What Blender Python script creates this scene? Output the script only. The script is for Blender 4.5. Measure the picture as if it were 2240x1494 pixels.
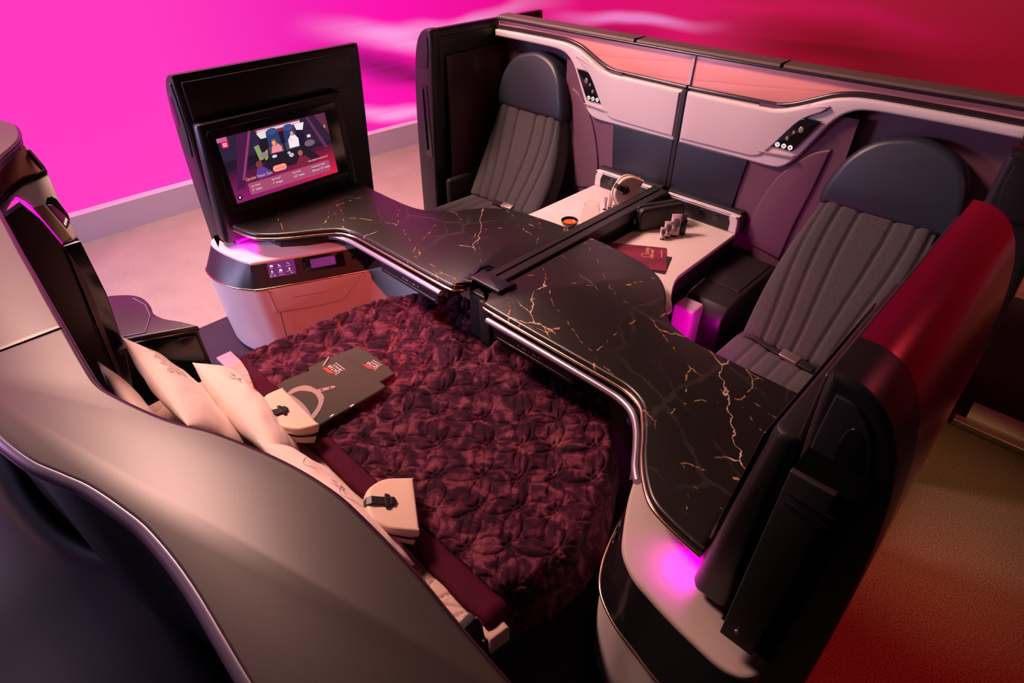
import bpy, bmesh, math, random
from mathutils import Vector, Matrix, noise
random.seed(7)
for o in list(bpy.data.objects): bpy.data.objects.remove(o)
SC = bpy.context.scene
COL = SC.collection

# ------------------------------------------------------------------ camera
cam_d = bpy.data.cameras.new('camera'); cam = bpy.data.objects.new('camera', cam_d); COL.objects.link(cam)
cam.location = (1.52, 0.0, 2.0)
cam.rotation_euler = (math.radians(90 - 37.6), 0, math.radians(44.0))
cam_d.sensor_width = 36.0; cam_d.lens = 36.0 * 1289.0 / 2240.0
cam_d.clip_start = 0.02
SC.camera = cam
# ------------------------------------------------------------------ world, exposure
W = bpy.data.worlds.new('world'); SC.world = W; W.use_nodes = True
W.node_tree.nodes['Background'].inputs[0].default_value = (0.62, 0.34, 0.38, 1)
W.node_tree.nodes['Background'].inputs[1].default_value = 0.02
SC.view_settings.view_transform = 'Standard'; SC.view_settings.look = 'None'
SC.view_settings.exposure = 0.0; SC.view_settings.gamma = 1.0

def area(name, loc, target, size, energy, col, sy=None, spread=180):
    l = bpy.data.lights.new(name, 'AREA'); l.energy = energy; l.color = col; l.size = size
    if sy: l.shape = 'RECTANGLE'; l.size_y = sy
    l.spread = math.radians(spread)
    o = bpy.data.objects.new(name, l); COL.objects.link(o); o.location = loc
    o.rotation_euler = (Vector(target) - Vector(loc)).to_track_quat('-Z', 'Y').to_euler()
    return o
def spot(name, loc, target, energy, col, angle, blend=0.6, rad=0.05):
    l = bpy.data.lights.new(name, 'SPOT'); l.energy = energy; l.color = col
    l.spot_size = math.radians(angle); l.spot_blend = blend; l.shadow_soft_size = rad
    o = bpy.data.objects.new(name, l); COL.objects.link(o); o.location = loc
    o.rotation_euler = (Vector(target) - Vector(loc)).to_track_quat('-Z', 'Y').to_euler()
    return o
# ceiling lights of the hall, a low cool light and an added ledge fill
area('ceiling_light_key', (-2.25, 0.5, 4.0), (-0.3, 1.9, 0.6), 0.9, 112, (1.0, 0.54, 0.45), spread=100)
area('ledge_fill', (-2.5, 0.3, 4.0), (0.1, 0.1, 1.38), 1.2, 7, (1.0, 0.58, 0.46), spread=70)  # unseen fill, added to put a glow on the near shell top
spot('ceiling_spot_violet', (-0.9, 2.6, 3.6), (-0.02, 1.15, 0.43), 55, (0.30, 0.10, 1.0), 14, 1.0, 0.1)
area('ceiling_light_aisle', (-2.6, 2.4, 4.0), (-2.4, 1.6, 0.0), 1.0, 40, (1.0, 0.54, 0.46), spread=110)
area('cool_light_left', (-2.3, -1.7, 1.7), (-1.4, 0.9, 0.6), 0.8, 42, (0.60, 0.58, 1.0), spread=110)  # bluish light from the left, set low to only graze the ledge
spot('ceiling_spot_coral', (2.7, 0.2, 3.1), (-0.9, 1.1, 0.3), 620, (1.0, 0.11, 0.09), 15, 0.5, 0.04)
spot('ceiling_spot_rose', (1.6, 3.0, 3.6), (-0.1, 2.3, 0.6), 30, (1.0, 0.22, 0.16), 40, 0.9)
spot('ceiling_spot_amber', (2.6, 2.0, 3.4), (1.72, 2.25, 0.0), 450, (1.0, 0.46, 0.20), 25, 1.0)
spot('ceiling_spot_red', (3.0, 1.4, 3.2), (1.85, 1.50, 0.0), 620, (1.0, 0.02, 0.03), 30, 1.0)
spot('ceiling_spot_crimson', (3.2, 3.4, 3.6), (1.4, 1.6, 0.9), 60, (1.0, 0.10, 0.14), 50, 0.9)

# ------------------------------------------------------------------ materials
def s2l(c): return c / 12.92 if c <= 0.04045 else ((c + 0.055) / 1.055) ** 2.4
def hexc(h): return tuple(s2l(int(h[i:i + 2], 16) / 255) for i in (0, 2, 4)) + (1,)
class NT:
    def __init__(s, name):
        s.m = bpy.data.materials.new(name); s.m.use_nodes = True; s.t = s.m.node_tree
        s.b = s.t.nodes['Principled BSDF']; s.out = s.t.nodes['Material Output']
    def n(s, kind, **kw):
        x = s.t.nodes.new(kind)
        for k, v in kw.items():
            if isinstance(v, (int, float, tuple)) and k in x.inputs: x.inputs[k].default_value = v
            else: setattr(x, k, v)
        return x
    def l(s, a, b): s.t.links.new(a, b)
    def coord(s, kind='Object', scale=(1, 1, 1), rot=(0, 0, 0)):
        t = s.n('ShaderNodeTexCoord'); mp = s.n('ShaderNodeMapping')
        mp.inputs['Scale'].default_value = scale; mp.inputs['Rotation'].default_value = rot
        s.l(t.outputs[kind], mp.inputs['Vector']); return mp.outputs['Vector']
    def ramp(s, src, stops, interp='LINEAR'):
        r = s.n('ShaderNodeValToRGB'); e = r.color_ramp.elements; r.color_ramp.interpolation = interp
        while len(e) < len(stops): e.new(0.5)
        for x, (p, c) in zip(e, stops): x.position = p; x.color = c if len(c) == 4 else tuple(c) + (1,)
        s.l(src, r.inputs['Fac']); return r.outputs['Color']
    def bump(s, src, strength=0.3, dist=0.002):
        b = s.n('ShaderNodeBump'); b.inputs['Strength'].default_value = strength; b.inputs['Distance'].default_value = dist
        s.l(src, b.inputs['Height']); s.l(b.outputs['Normal'], s.b.inputs['Normal'])
def mat(name, col, rough=0.5, metal=0.0, coat=0.0, grain=0, gscale=300, spec=0.5, sheen=0.0, var=0.0):
    k = NT(name); b = k.b
    c = hexc(col) if isinstance(col, str) else tuple(col) + (1,)
    b.inputs['Base Color'].default_value = c; b.inputs['Roughness'].default_value = rough
    b.inputs['Metallic'].default_value = metal; b.inputs['Coat Weight'].default_value = coat
    b.inputs['Coat Roughness'].default_value = 0.12
    b.inputs['Specular IOR Level'].default_value = spec; b.inputs['Sheen Weight'].default_value = sheen
    v = k.coord()
    nz = k.n('ShaderNodeTexNoise', Scale=float(gscale), Detail=3.0); k.l(v, nz.inputs['Vector'])
    if grain: k.bump(nz.outputs['Fac'], grain, 0.001)
    if var:
        k.l(k.ramp(nz.outputs['Fac'], [(0.3, tuple(x * (1 - var) for x in c[:3])), (0.7, tuple(min(1, x * (1 + var)) for x in c[:3]))]), b.inputs['Base Color'])
    return k.m
def emit(name, col, strength):
    k = NT(name); c = hexc(col) if isinstance(col, str) else tuple(col) + (1,)
    k.b.inputs['Base Color'].default_value = (0.01, 0.01, 0.01, 1)
    k.b.inputs['Emission Color'].default_value = c; k.b.inputs['Emission Strength'].default_value = strength
    k.b.inputs['Roughness'].default_value = 0.3
    return k.m
M = {}
M['black'] = mat('black_satin_plastic', (0.011, 0.009, 0.011), 0.38, grain=0.05, gscale=500)
M['black_soft'] = mat('black_matt_plastic', (0.008, 0.007, 0.008), 0.6)
M['black_gloss'] = mat('black_gloss', (0.006, 0.006, 0.007), 0.12, coat=0.3)
M['black_unlit'] = mat('unlit_black', (0.002, 0.002, 0.002), 1.0, spec=0.0)  # shade of the unlit end bracket, put into the colour
M['navy_dark'] = mat('dark_navy_panel', (0.012, 0.013, 0.024), 0.45)
M['white'] = mat('white_console', (0.60, 0.53, 0.52), 0.42, grain=0.06, gscale=700)
M['white_fabric'] = mat('white_padded_panel', (0.56, 0.48, 0.48), 0.6, grain=0.35, gscale=420)
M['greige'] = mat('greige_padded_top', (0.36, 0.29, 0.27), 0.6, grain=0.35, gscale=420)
M['white_edge'] = mat('pale_rose_trim', (0.58, 0.44, 0.43), 0.3, metal=0.3)
M['bronze'] = mat('bronze_bead', (0.52, 0.36, 0.24), 0.22, metal=1.0)
M['lilac_metal'] = mat('lilac_grey_metal', (0.40, 0.35, 0.44), 0.3, metal=0.8)
M['mauve'] = mat('mauve_shell', (0.13, 0.06, 0.09), 0.45)
M['mauve_dark'] = mat('dark_plum_shell', (0.045, 0.018, 0.026), 0.42)
M['rail_top'] = mat('taupe_rail', (0.10, 0.075, 0.066), 0.5, grain=0.2, gscale=500)
M['ledge_top'] = mat('taupe_ledge', (0.046, 0.035, 0.031), 0.38, grain=0.05, gscale=700, var=0.12, spec=0.5)
M['trim_dark'] = mat('dark_plum_trim', (0.02, 0.011, 0.018), 0.25)
M['navy_leather'] = mat('navy_leather', (0.017, 0.021, 0.036), 0.42, grain=0.12, gscale=260)
M['seam'] = mat('dark_seam', (0.006, 0.006, 0.008), 0.7)
M['chrome'] = mat('brushed_metal', (0.55, 0.45, 0.42), 0.3, metal=0.9)
M['belt'] = mat('black_webbing', (0.008, 0.007, 0.007), 0.7, grain=0.4, gscale=600)
M['skirting'] = mat('pale_skirting', (0.74, 0.64, 0.78), 0.5)
M['pillow'] = mat('pale_cotton', (0.78, 0.62, 0.55), 0.85, grain=0.5, gscale=11, sheen=0.2)
M['print'] = mat('charcoal_print', (0.035, 0.028, 0.035), 0.8)
M['cream_leather'] = mat('cream_leather', (0.72, 0.55, 0.43), 0.45, grain=0.1, gscale=400)
M['black_leather'] = mat('black_leather', (0.010, 0.009, 0.009), 0.45, grain=0.2, gscale=400)
M['maroon'] = mat('maroon_binding', (0.052, 0.003, 0.014), 0.8, grain=0.1, spec=0.1)
M['shirt'] = mat('charcoal_jersey', (0.040, 0.036, 0.029), 0.9, grain=0.3, gscale=900, var=0.25)
M['shirt_trim'] = mat('grey_jersey_trim', (0.30, 0.235, 0.235), 0.9, grain=0.3, gscale=900)
M['logo_red'] = mat('red_logo', (0.62, 0.01, 0.015), 0.6)
M['logo_white'] = mat('white_lettering', (0.75, 0.68, 0.66), 0.6)
M['gold_ink'] = mat('gold_ink', (0.72, 0.46, 0.22), 0.4, metal=0.3)
M['mesh_base'] = mat('dark_mesh', (0.012, 0.008, 0.008), 0.7, grain=0.6, gscale=260)
M['pink_tube'] = mat('pale_tube', (0.72, 0.56, 0.54), 0.35)
M['green_cap'] = mat('dark_green_cap', (0.008, 0.022, 0.013), 0.35)
M['amber'] = mat('orange_liquid', (0.75, 0.13, 0.015), 0.2)
M['white_key'] = emit('lit_key', (1.0, 0.85, 0.85), 0.9)
M['magenta_led'] = emit('magenta_led', (1.0, 0.0, 0.65), 3.0)
M['blue_led'] = emit('indigo_led', (0.06, 0.02, 0.45), 0.6)

def red_gloss():
    k = NT('glossy_red_panel')
    k.b.inputs['Base Color'].default_value = (0.23, 0.003, 0.036, 1)
    k.b.inputs['Metallic'].default_value = 0.35; k.b.inputs['Roughness'].default_value = 0.30
    k.b.inputs['Coat Weight'].default_value = 0.4; k.b.inputs['Coat Roughness'].default_value = 0.25
    return k.m
M['red'] = red_gloss()
def pink_panel():
    k = NT('satin_rose_panel')
    v = k.coord('Object', (0.9, 1, 2.6), (0, 0.25, 0))
    nz = k.n('ShaderNodeTexNoise', Scale=1.4, Detail=1.0, Distortion=0.6); k.l(v, nz.inputs['Vector'])
    w = k.n('ShaderNodeTexWave', Scale=1.6, Distortion=2.4, Detail=1.0); w.inputs['Detail Scale'].default_value = 0.8
    w.bands_direction = 'Z'; w.wave_profile = 'SAW'; k.l(v, w.inputs['Vector'])
    k.l(k.ramp(w.outputs['Fac'], [(0.0, (0.72, 0.27, 0.26)), (0.15, (0.84, 0.34, 0.30)), (1.0, (0.88, 0.37, 0.32))]), k.b.inputs['Base Color'])
    k.b.inputs['Roughness'].default_value = 0.30; k.b.inputs['Metallic'].default_value = 0.1
    k.bump(w.outputs['Fac'], 0.10, 0.01)
    return k.m
M['pink'] = pink_panel()
def marble():
    k = NT('black_marble_gold_veins')
    v = k.coord('Object', (1, 1, 1), (0, 0, 0.5))
    base = (0.0085, 0.0065, 0.0055)
    def veins(scale, width, warp, wscale, mscale, mlo, mhi, off):
        w = k.n('ShaderNodeTexNoise', Scale=wscale, Detail=5.0, Roughness=0.62); k.l(v, w.inputs['Vector'])
        sub = k.n('ShaderNodeVectorMath', operation='SUBTRACT'); k.l(w.outputs['Color'], sub.inputs[0]); sub.inputs[1].default_value = (0.5, 0.5, 0.5)
        sc = k.n('ShaderNodeVectorMath', operation='SCALE'); k.l(sub.outputs[0], sc.inputs[0]); sc.inputs['Scale'].default_value = warp
        ad = k.n('ShaderNodeVectorMath', operation='ADD'); k.l(v, ad.inputs[0]); k.l(sc.outputs[0], ad.inputs[1])
        st = k.n('ShaderNodeMapping'); st.inputs['Scale'].default_value = (1, 2.0, 0); st.inputs['Location'].default_value = off; k.l(ad.outputs[0], st.inputs['Vector'])
        vo = k.n('ShaderNodeTexVoronoi', feature='DISTANCE_TO_EDGE', Scale=scale); k.l(st.outputs[0], vo.inputs['Vector'])
        line = k.n('ShaderNodeMapRange'); k.l(vo.outputs['Distance'], line.inputs['Value'])
        line.inputs['From Min'].default_value = width * 0.35; line.inputs['From Max'].default_value = width
        line.inputs['To Min'].default_value = 1; line.inputs['To Max'].default_value = 0
        mk = k.n('ShaderNodeTexNoise', Scale=mscale, Detail=4.0); k.l(v, mk.inputs['Vector'])
        mr = k.n('ShaderNodeMapRange'); k.l(mk.outputs['Fac'], mr.inputs['Value']); mr.inputs['From Min'].default_value = mlo; mr.inputs['From Max'].default_value = mhi
        mu = k.n('ShaderNodeMath', operation='MULTIPLY'); k.l(line.outputs[0], mu.inputs[0]); k.l(mr.outputs[0], mu.inputs[1])
        return mu.outputs[0]
    a = veins(1.7, 0.0052, 0.12, 6.0, 2.6, 0.50, 0.55, (0.3, 0.1, 0))
    b = veins(2.3, 0.0062, 0.07, 9.0, 24.0, 0.52, 0.58, (3.3, 1.7, 0))
    c = veins(2.2, 0.022, 0.12, 5.0, 3.0, 0.45, 0.6, (7.1, 4.2, 0))
    m1 = k.n('ShaderNodeMix', data_type='RGBA'); k.l(c, m1.inputs[0]); m1.inputs[6].default_value = base + (1,); m1.inputs[7].default_value = (0.021, 0.018, 0.017, 1)
    m2 = k.n('ShaderNodeMix', data_type='RGBA'); k.l(b, m2.inputs[0]); k.l(m1.outputs[2], m2.inputs[6]); m2.inputs[7].default_value = (0.34, 0.20, 0.09, 1)
    m3 = k.n('ShaderNodeMix', data_type='RGBA'); k.l(a, m3.inputs[0]); k.l(m2.outputs[2], m3.inputs[6]); m3.inputs[7].default_value = (0.50, 0.34, 0.27, 1)
    k.l(m3.outputs[2], k.b.inputs['Base Color'])
    k.b.inputs['Roughness'].default_value = 0.33; k.b.inputs['Specular IOR Level'].default_value = 0.5
    return k.m
M['marble'] = marble()
def weave():
    k = NT('charcoal_woven_fabric')
    v = k.coord('UV', (1, 1, 1))
    ch = k.n('ShaderNodeTexChecker', Scale=260.0); k.l(v, ch.inputs['Vector'])
    ch.inputs['Color1'].default_value = (0.012, 0.011, 0.013, 1); ch.inputs['Color2'].default_value = (0.085, 0.076, 0.090, 1)
    nz = k.n('ShaderNodeTexNoise', Scale=60.0, Detail=4.0); k.l(v, nz.inputs['Vector'])
    mx = k.n('ShaderNodeMix', data_type='RGBA', blend_type='MULTIPLY'); mx.inputs[0].default_value = 0.6
    k.l(ch.outputs['Color'], mx.inputs[6]); k.l(k.ramp(nz.outputs['Fac'], [(0.3, (0.45, 0.45, 0.45)), (0.7, (1, 1, 1))]), mx.inputs[7])
    k.l(mx.outputs[2], k.b.inputs['Base Color']); k.b.inputs['Roughness'].default_value = 0.9
    k.b.inputs['Sheen Weight'].default_value = 0.2
    k.bump(ch.outputs['Fac'], 0.25, 0.001)
    return k.m
M['weave'] = weave()
def velvet():
    k = NT('crushed_maroon_velvet')
    v = k.coord('Object')
    nz = k.n('ShaderNodeTexNoise', Scale=13.0, Detail=6.0, Roughness=0.62, Distortion=1.2); k.l(v, nz.inputs['Vector'])
    fine = k.n('ShaderNodeTexNoise', Scale=420.0, Detail=2.0); k.l(v, fine.inputs['Vector'])
    c = k.ramp(nz.outputs['Fac'], [(0.40, (0.016, 0.0012, 0.008)), (0.50, (0.042, 0.004, 0.019)), (0.58, (0.120, 0.024, 0.045)), (0.70, (0.185, 0.052, 0.075))])
    mx = k.n('ShaderNodeMix', data_type='RGBA', blend_type='MULTIPLY'); mx.inputs[0].default_value = 0.5
    k.l(c, mx.inputs[6]); k.l(k.ramp(fine.outputs['Fac'], [(0.35, (0.45, 0.45, 0.45)), (0.65, (1.15, 1.15, 1.15))]), mx.inputs[7])
    k.l(mx.outputs[2], k.b.inputs['Base Color']); k.b.inputs['Roughness'].default_value = 0.75
    k.b.inputs['Sheen Weight'].default_value = 0.18; k.b.inputs['Specular IOR Level'].default_value = 0.12; k.b.inputs['Sheen Roughness'].default_value = 0.35
    k.b.inputs['Sheen Tint'].default_value = (0.75, 0.25, 0.40, 1)
    add = k.n('ShaderNodeMath', operation='ADD'); k.l(nz.outputs['Fac'], add.inputs[0]); k.l(fine.outputs['Fac'], add.inputs[1])
    k.bump(add.outputs[0], 0.45, 0.004)
    return k.m
M['velvet'] = velvet()
M['pad'] = mat('beige_quilted_cotton', (0.50, 0.335, 0.28), 0.8, grain=0.15, gscale=200, sheen=0.2)
def carpet(name, a, b, scale):
    k = NT(name); v = k.coord('Object')
    nz = k.n('ShaderNodeTexNoise', Scale=scale, Detail=4.0, Roughness=0.7); k.l(v, nz.inputs['Vector'])
    big = k.n('ShaderNodeTexNoise', Scale=3.0, Detail=2.0); k.l(v, big.inputs['Vector'])
    mx = k.n('ShaderNodeMix', data_type='RGBA', blend_type='MULTIPLY'); mx.inputs[0].default_value = 1.0
    k.l(k.ramp(nz.outputs['Fac'], [(0.35, a), (0.65, b)]), mx.inputs[6])
    k.l(k.ramp(big.outputs['Fac'], [(0.3, (0.85, 0.85, 0.85)), (0.7, (1, 1, 1))]), mx.inputs[7])
    k.l(mx.outputs[2], k.b.inputs['Base Color']); k.b.inputs['Roughness'].default_value = 0.95
    k.bump(nz.outputs['Fac'], 0.8, 0.006)
    return k.m
M['carpet_pale'] = carpet('pale_carpet', (0.36, 0.27, 0.24), (0.62, 0.50, 0.45), 160.0)
M['carpet_plum'] = carpet('dark_plum_carpet', (0.022, 0.012, 0.030), (0.065, 0.040, 0.085), 200.0)
M['carpet_brown'] = carpet('dark_brown_carpet', (0.004, 0.003, 0.002), (0.130, 0.085, 0.055), 200.0)
def wood():
    k = NT('oak_planks'); v = k.coord('Object', (1, 6, 1))
    nz = k.n('ShaderNodeTexNoise', Scale=6.0, Detail=6.0); k.l(v, nz.inputs['Vector'])
    br = k.n('ShaderNodeTexBrick', Scale=3.0); br.inputs['Mortar Size'].default_value = 0.004
    t = k.coord('Object'); k.l(t, br.inputs['Vector'])
    br.inputs['Color1'].default_value = (0.45, 0.24, 0.12, 1); br.inputs['Color2'].default_value = (0.40, 0.21, 0.10, 1); br.inputs['Mortar'].default_value = (0.05, 0.02, 0.01, 1)
    mx = k.n('ShaderNodeMix', data_type='RGBA', blend_type='MULTIPLY'); mx.inputs[0].default_value = 0.5
    k.l(br.outputs['Color'], mx.inputs[6]); k.l(nz.outputs['Color'], mx.inputs[7]); k.l(mx.outputs[2], k.b.inputs['Base Color'])
    k.b.inputs['Roughness'].default_value = 0.5
    return k.m
M['wood'] = wood()
def glass():
    k = NT('clear_glass'); k.b.inputs['Transmission Weight'].default_value = 1.0; k.b.inputs['Roughness'].default_value = 0.02
    k.b.inputs['IOR'].default_value = 1.3; k.b.inputs['Base Color'].default_value = (1, 0.97, 0.95, 1)
    return k.m
M['glass'] = glass()
def led():
    k = NT('led_wall_magenta_waves')
    uv = k.n('ShaderNodeUVMap'); sp = k.n('ShaderNodeSeparateXYZ'); k.l(uv.outputs['UV'], sp.inputs[0])
    def math_(op, a, b=None, c=None):
        x = k.n('ShaderNodeMath', operation=op)
        for i, v in enumerate((a, b, c)):
            if v is None: continue
            if isinstance(v, (int, float)): x.inputs[i].default_value = v
            else: k.l(v, x.inputs[i])
        return x.outputs[0]
    U = sp.outputs['X']; Z = math_('MULTIPLY', sp.outputs['Y'], 3.0)
    col = k.ramp(U, [(0.0, (1.0, 0.035, 0.52)), (0.28, (1.0, 0.035, 0.52)), (0.335, (0.90, 0.012, 0.45)), (0.38, (0.97, 0.002, 0.42)), (0.42, (0.90, 0.002, 0.34)), (0.49, (0.74, 0.001, 0.17)),
                     (0.54, (0.68, 0.001, 0.12)), (0.58, (0.46, 0.001, 0.042)), (0.64, (0.33, 0.0005, 0.022)), (0.69, (0.24, 0.0, 0.010)), (1.0, (0.2, 0.0, 0.005))])
    mp = k.n('ShaderNodeMapping'); k.l(uv.outputs['UV'], mp.inputs['Vector']); mp.inputs['Scale'].default_value = (14.0, 1.6, 1)
    nz = k.n('ShaderNodeTexNoise', Scale=0.9, Detail=2.0); k.l(mp.outputs[0], nz.inputs['Vector'])
    st = k.n('ShaderNodeMapping'); k.l(uv.outputs['UV'], st.inputs['Vector']); st.inputs['Scale'].default_value = (3.0, 30.0, 1)
    fine = k.n('ShaderNodeTexNoise', Scale=1.5, Detail=3.0); k.l(st.outputs[0], fine.inputs['Vector'])
    wob = math_('MULTIPLY', math_('SUBTRACT', nz.outputs['Fac'], 0.5), 0.5)
    def band(u0, z0, slope, w, uw):
        line = math_('ADD', math_('MULTIPLY', math_('SUBTRACT', U, u0), slope), z0)
        d = math_('ABSOLUTE', math_('ADD', math_('SUBTRACT', Z, line), wob))
        m1 = k.n('ShaderNodeMapRange', interpolation_type='SMOOTHSTEP'); k.l(d, m1.inputs['Value']); m1.inputs['From Max'].default_value = w; m1.inputs['To Min'].default_value = 1; m1.inputs['To Max'].default_value = 0
        m2 = k.n('ShaderNodeMapRange', interpolation_type='SMOOTHSTEP'); k.l(math_('ABSOLUTE', math_('SUBTRACT', U, u0)), m2.inputs['Value']); m2.inputs['From Max'].default_value = uw; m2.inputs['To Min'].default_value = 1; m2.inputs['To Max'].default_value = 0
        return math_('MULTIPLY', math_('MULTIPLY', m1.outputs[0], m2.outputs[0]), math_('ADD', math_('MULTIPLY', fine.outputs['Fac'], 1.2), 0.4))
    def mix(mode, f, c2):
        nonlocal col
        m = k.n('ShaderNodeMix', data_type='RGBA', blend_type=mode, clamp_factor=True); k.l(f, m.inputs[0]); k.l(col, m.inputs[6]); m.inputs[7].default_value = tuple(c2) + (1,); col = m.outputs[2]
    mix('MULTIPLY', band(0.385, 0.66, -5.0, 0.20, 0.06), (0.28, 0.1, 0.30))
    mix('MULTIPLY', band(0.375, 0.08, -1.0, 0.10, 0.05), (0.62, 0.5, 0.6))
    mix('MULTIPLY', band(0.50, 0.78, 0.0, 0.14, 0.05), (0.62, 0.5, 0.45))
    mix('MULTIPLY', band(0.62, 0.80, -0.5, 0.30, 0.09), (0.45, 0.3, 0.2))
    mix('ADD', band(0.385, 0.95, -3.5, 0.16, 0.055), (0.0, 0.30, 0.30))
    mix('ADD', band(0.38, 0.30, -2.0, 0.10, 0.05), (0.02, 0.32, 0.35))
    mix('ADD', band(0.42, 1.04, 0.5, 0.10, 0.07), (0.02, 0.25, 0.30))
    mix('ADD', band(0.515, 0.93, -0.3, 0.09, 0.055), (0.10, 0.20, 0.40))
    mix('ADD', band(0.60, 1.12, -0.3, 0.10, 0.08), (0.10, 0.0, 0.03))
    k.l(col, k.b.inputs['Emission Color']); k.b.inputs['Emission Strength'].default_value = 1.0
    k.b.inputs['Base Color'].default_value = (0.01, 0.01, 0.01, 1); k.b.inputs['Roughness'].default_value = 0.6
    return k.m
M['led'] = led()

# ------------------------------------------------------------------ object helpers
def tag(o, label, cat, group=None):
    o['label'] = label; o['category'] = cat
    if group: o['group'] = group
    return o
def thing(name, label, cat, loc=(0, 0, 0), group=None):
    o = bpy.data.objects.new(name, None); COL.objects.link(o); o.location = loc; o.empty_display_size = 0.05
    return tag(o, label, cat, group)
def finish(name, bm, mats, parent=None, smooth=35, label=None, fixn=True):
    if fixn: bmesh.ops.recalc_face_normals(bm, faces=bm.faces)
    me = bpy.data.meshes.new(name); bm.to_mesh(me); bm.free()
    for m_ in (mats if isinstance(mats, (list, tuple)) else [mats]): me.materials.append(M[m_] if isinstance(m_, str) else m_)
    for p in me.polygons: p.use_smooth = True
    me.set_sharp_from_angle(angle=math.radians(smooth))
    o = bpy.data.objects.new(name, me); COL.objects.link(o)
    if parent is not None:
        o.parent = parent
        off = parent.location.copy() if parent.type == 'EMPTY' else Vector((0, 0, 0))
        o.matrix_parent_inverse = Matrix.Translation(-off)   # geometry is given in world coordinates
    if label: o['label'] = label
    return o
def cr(pts, n=6, closed=False):
    """Catmull-Rom; a third component 'c' marks a corner"""
    P = [(p[0], p[1]) for p in pts]; cor = [len(p) > 2 and p[2] == 'c' for p in pts]; N = len(P); out = []
    segs = N if closed else N - 1
    for i in range(segs):
        p1 = P[i]; p2 = P[(i + 1) % N]
        p0 = P[i - 1] if (closed or i > 0) else p1
        p3 = P[(i + 2) % N] if (closed or i + 2 < N) else p2
        if cor[i]: p0 = p1
        if cor[(i + 1) % N]: p3 = p2
        if cor[i] and cor[(i + 1) % N]: out.append(p1); continue
        for j in range(n):
            t = j / n; t2 = t * t; t3 = t2 * t
            out.append(tuple(0.5 * (2 * p1[k] + (p2[k] - p0[k]) * t + (2 * p0[k] - 5 * p1[k] + 4 * p2[k] - p3[k]) * t2 + (3 * p1[k] - p0[k] - 3 * p2[k] + p3[k]) * t3) for k in (0, 1)))
    if not closed: out.append(P[-1])
    return out
def rrect(a0, a1, b0, b1, r, n=5):
    out = []
    for cx, cy, s in ((a1 - r, b0 + r, -90), (a1 - r, b1 - r, 0), (a0 + r, b1 - r, 90), (a0 + r, b0 + r, 180)):
        for i in range(n + 1):
            t = math.radians(s + 90 * i / n); out.append((cx + r * math.cos(t), cy + r * math.sin(t)))
    return out
def carea(P): return 0.5 * sum(P[i][0] * P[(i + 1) % len(P)][1] - P[(i + 1) % len(P)][0] * P[i][1] for i in range(len(P)))
def inset(P, d):
    if d == 0: return list(P)
    s = 1 if carea(P) > 0 else -1; N = len(P); out = []
    for i in range(N):
        a = Vector(P[i - 1]); b = Vector(P[i]); c = Vector(P[(i + 1) % N])
        e1 = (b - a); e2 = (c - b)
        if e1.length < 1e-9: e1 = e2
        if e2.length < 1e-9: e2 = e1
        e1 = e1.normalized(); e2 = e2.normalized()
        n1 = Vector((-e1.y, e1.x)) * s; n2 = Vector((-e2.y, e2.x)) * s
        nn = n1 + n2
        if nn.length < 1e-6: nn = n1
        nn.normalize(); k = max(0.5, nn.dot(n1))
        out.append(tuple(b + nn * (d / k)))
    return out
MAP = {'xy': lambda a, b, c: (a, b, c), 'xz': lambda a, b, c: (a, c, b), 'yz': lambda a, b, c: (c, a, b)}
def prism_bm(P, mp, c0, c1, r1=0.0, r0=0.0, seg=4, bm=None, mi=0):
    """outline P extruded from depth c0 to c1, edges rounded by r1 at c1 and r0 at c0"""
    f = MAP[mp] if isinstance(mp, str) else mp
    bm = bm or bmesh.new(); s = 1 if c1 > c0 else -1
    Q = []
    for a in P:
        if not Q or (Vector(a) - Vector(Q[-1])).length > 1e-5: Q.append(a)
    if (Vector(Q[0]) - Vector(Q[-1])).length < 1e-5: Q.pop()
    P = Q
    prof = []
    if r0 > 0:
        for i in range(seg):
            t = math.pi / 2 * i / seg; prof.append((r0 * (1 - math.sin(t)), c0 + s * r0 * (1 - math.cos(t))))
        prof.append((0, c0 + s * r0))
    else: prof.append((0, c0))
    if r1 > 0:
        prof.append((0, c1 - s * r1))
        for i in range(1, seg + 1):
            t = math.pi / 2 * i / seg; prof.append((r1 * (1 - math.cos(t)), c1 - s * r1 * (1 - math.sin(t))))
    else: prof.append((0, c1))
    rings = []
    for d, c in prof: rings.append([bm.verts.new(f(a, b, c)) for a, b in inset(P, d)])
    N = len(P); fs = []
    for A, B in zip(rings, rings[1:]):
        for i in range(N): fs.append(bm.faces.new((A[i], A[(i + 1) % N], B[(i + 1) % N], B[i])))
    fs.append(bm.faces.new(list(reversed(rings[0])))); fs.append(bm.faces.new(rings[-1]))
    for x in fs: x.material_index = mi
    return bm
def prism(name, P, mp, c0, c1, m, parent=None, r1=0.0, r0=0.0, seg=4, smooth=35, label=None):
    return finish(name, prism_bm(P, mp, c0, c1, r1, r0, seg), m, parent, smooth, label)
def box_bm(x0, x1, y0, y1, z0, z1, r=0.004, bm=None, mi=0):
    x0, x1 = min(x0, x1), max(x0, x1); y0, y1 = min(y0, y1), max(y0, y1)
    r = min(r, (x1 - x0) * .45, (y1 - y0) * .45, (z1 - z0) * .45)
    return prism_bm(rrect(x0, x1, y0, y1, r, 3), 'xy', z0, z1, r, r, 3, bm, mi)
def box(name, x0, x1, y0, y1, z0, z1, m, parent=None, r=0.004, label=None):
    return finish(name, box_bm(x0, x1, y0, y1, z0, z1, r), m, parent, 35, label)
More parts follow.
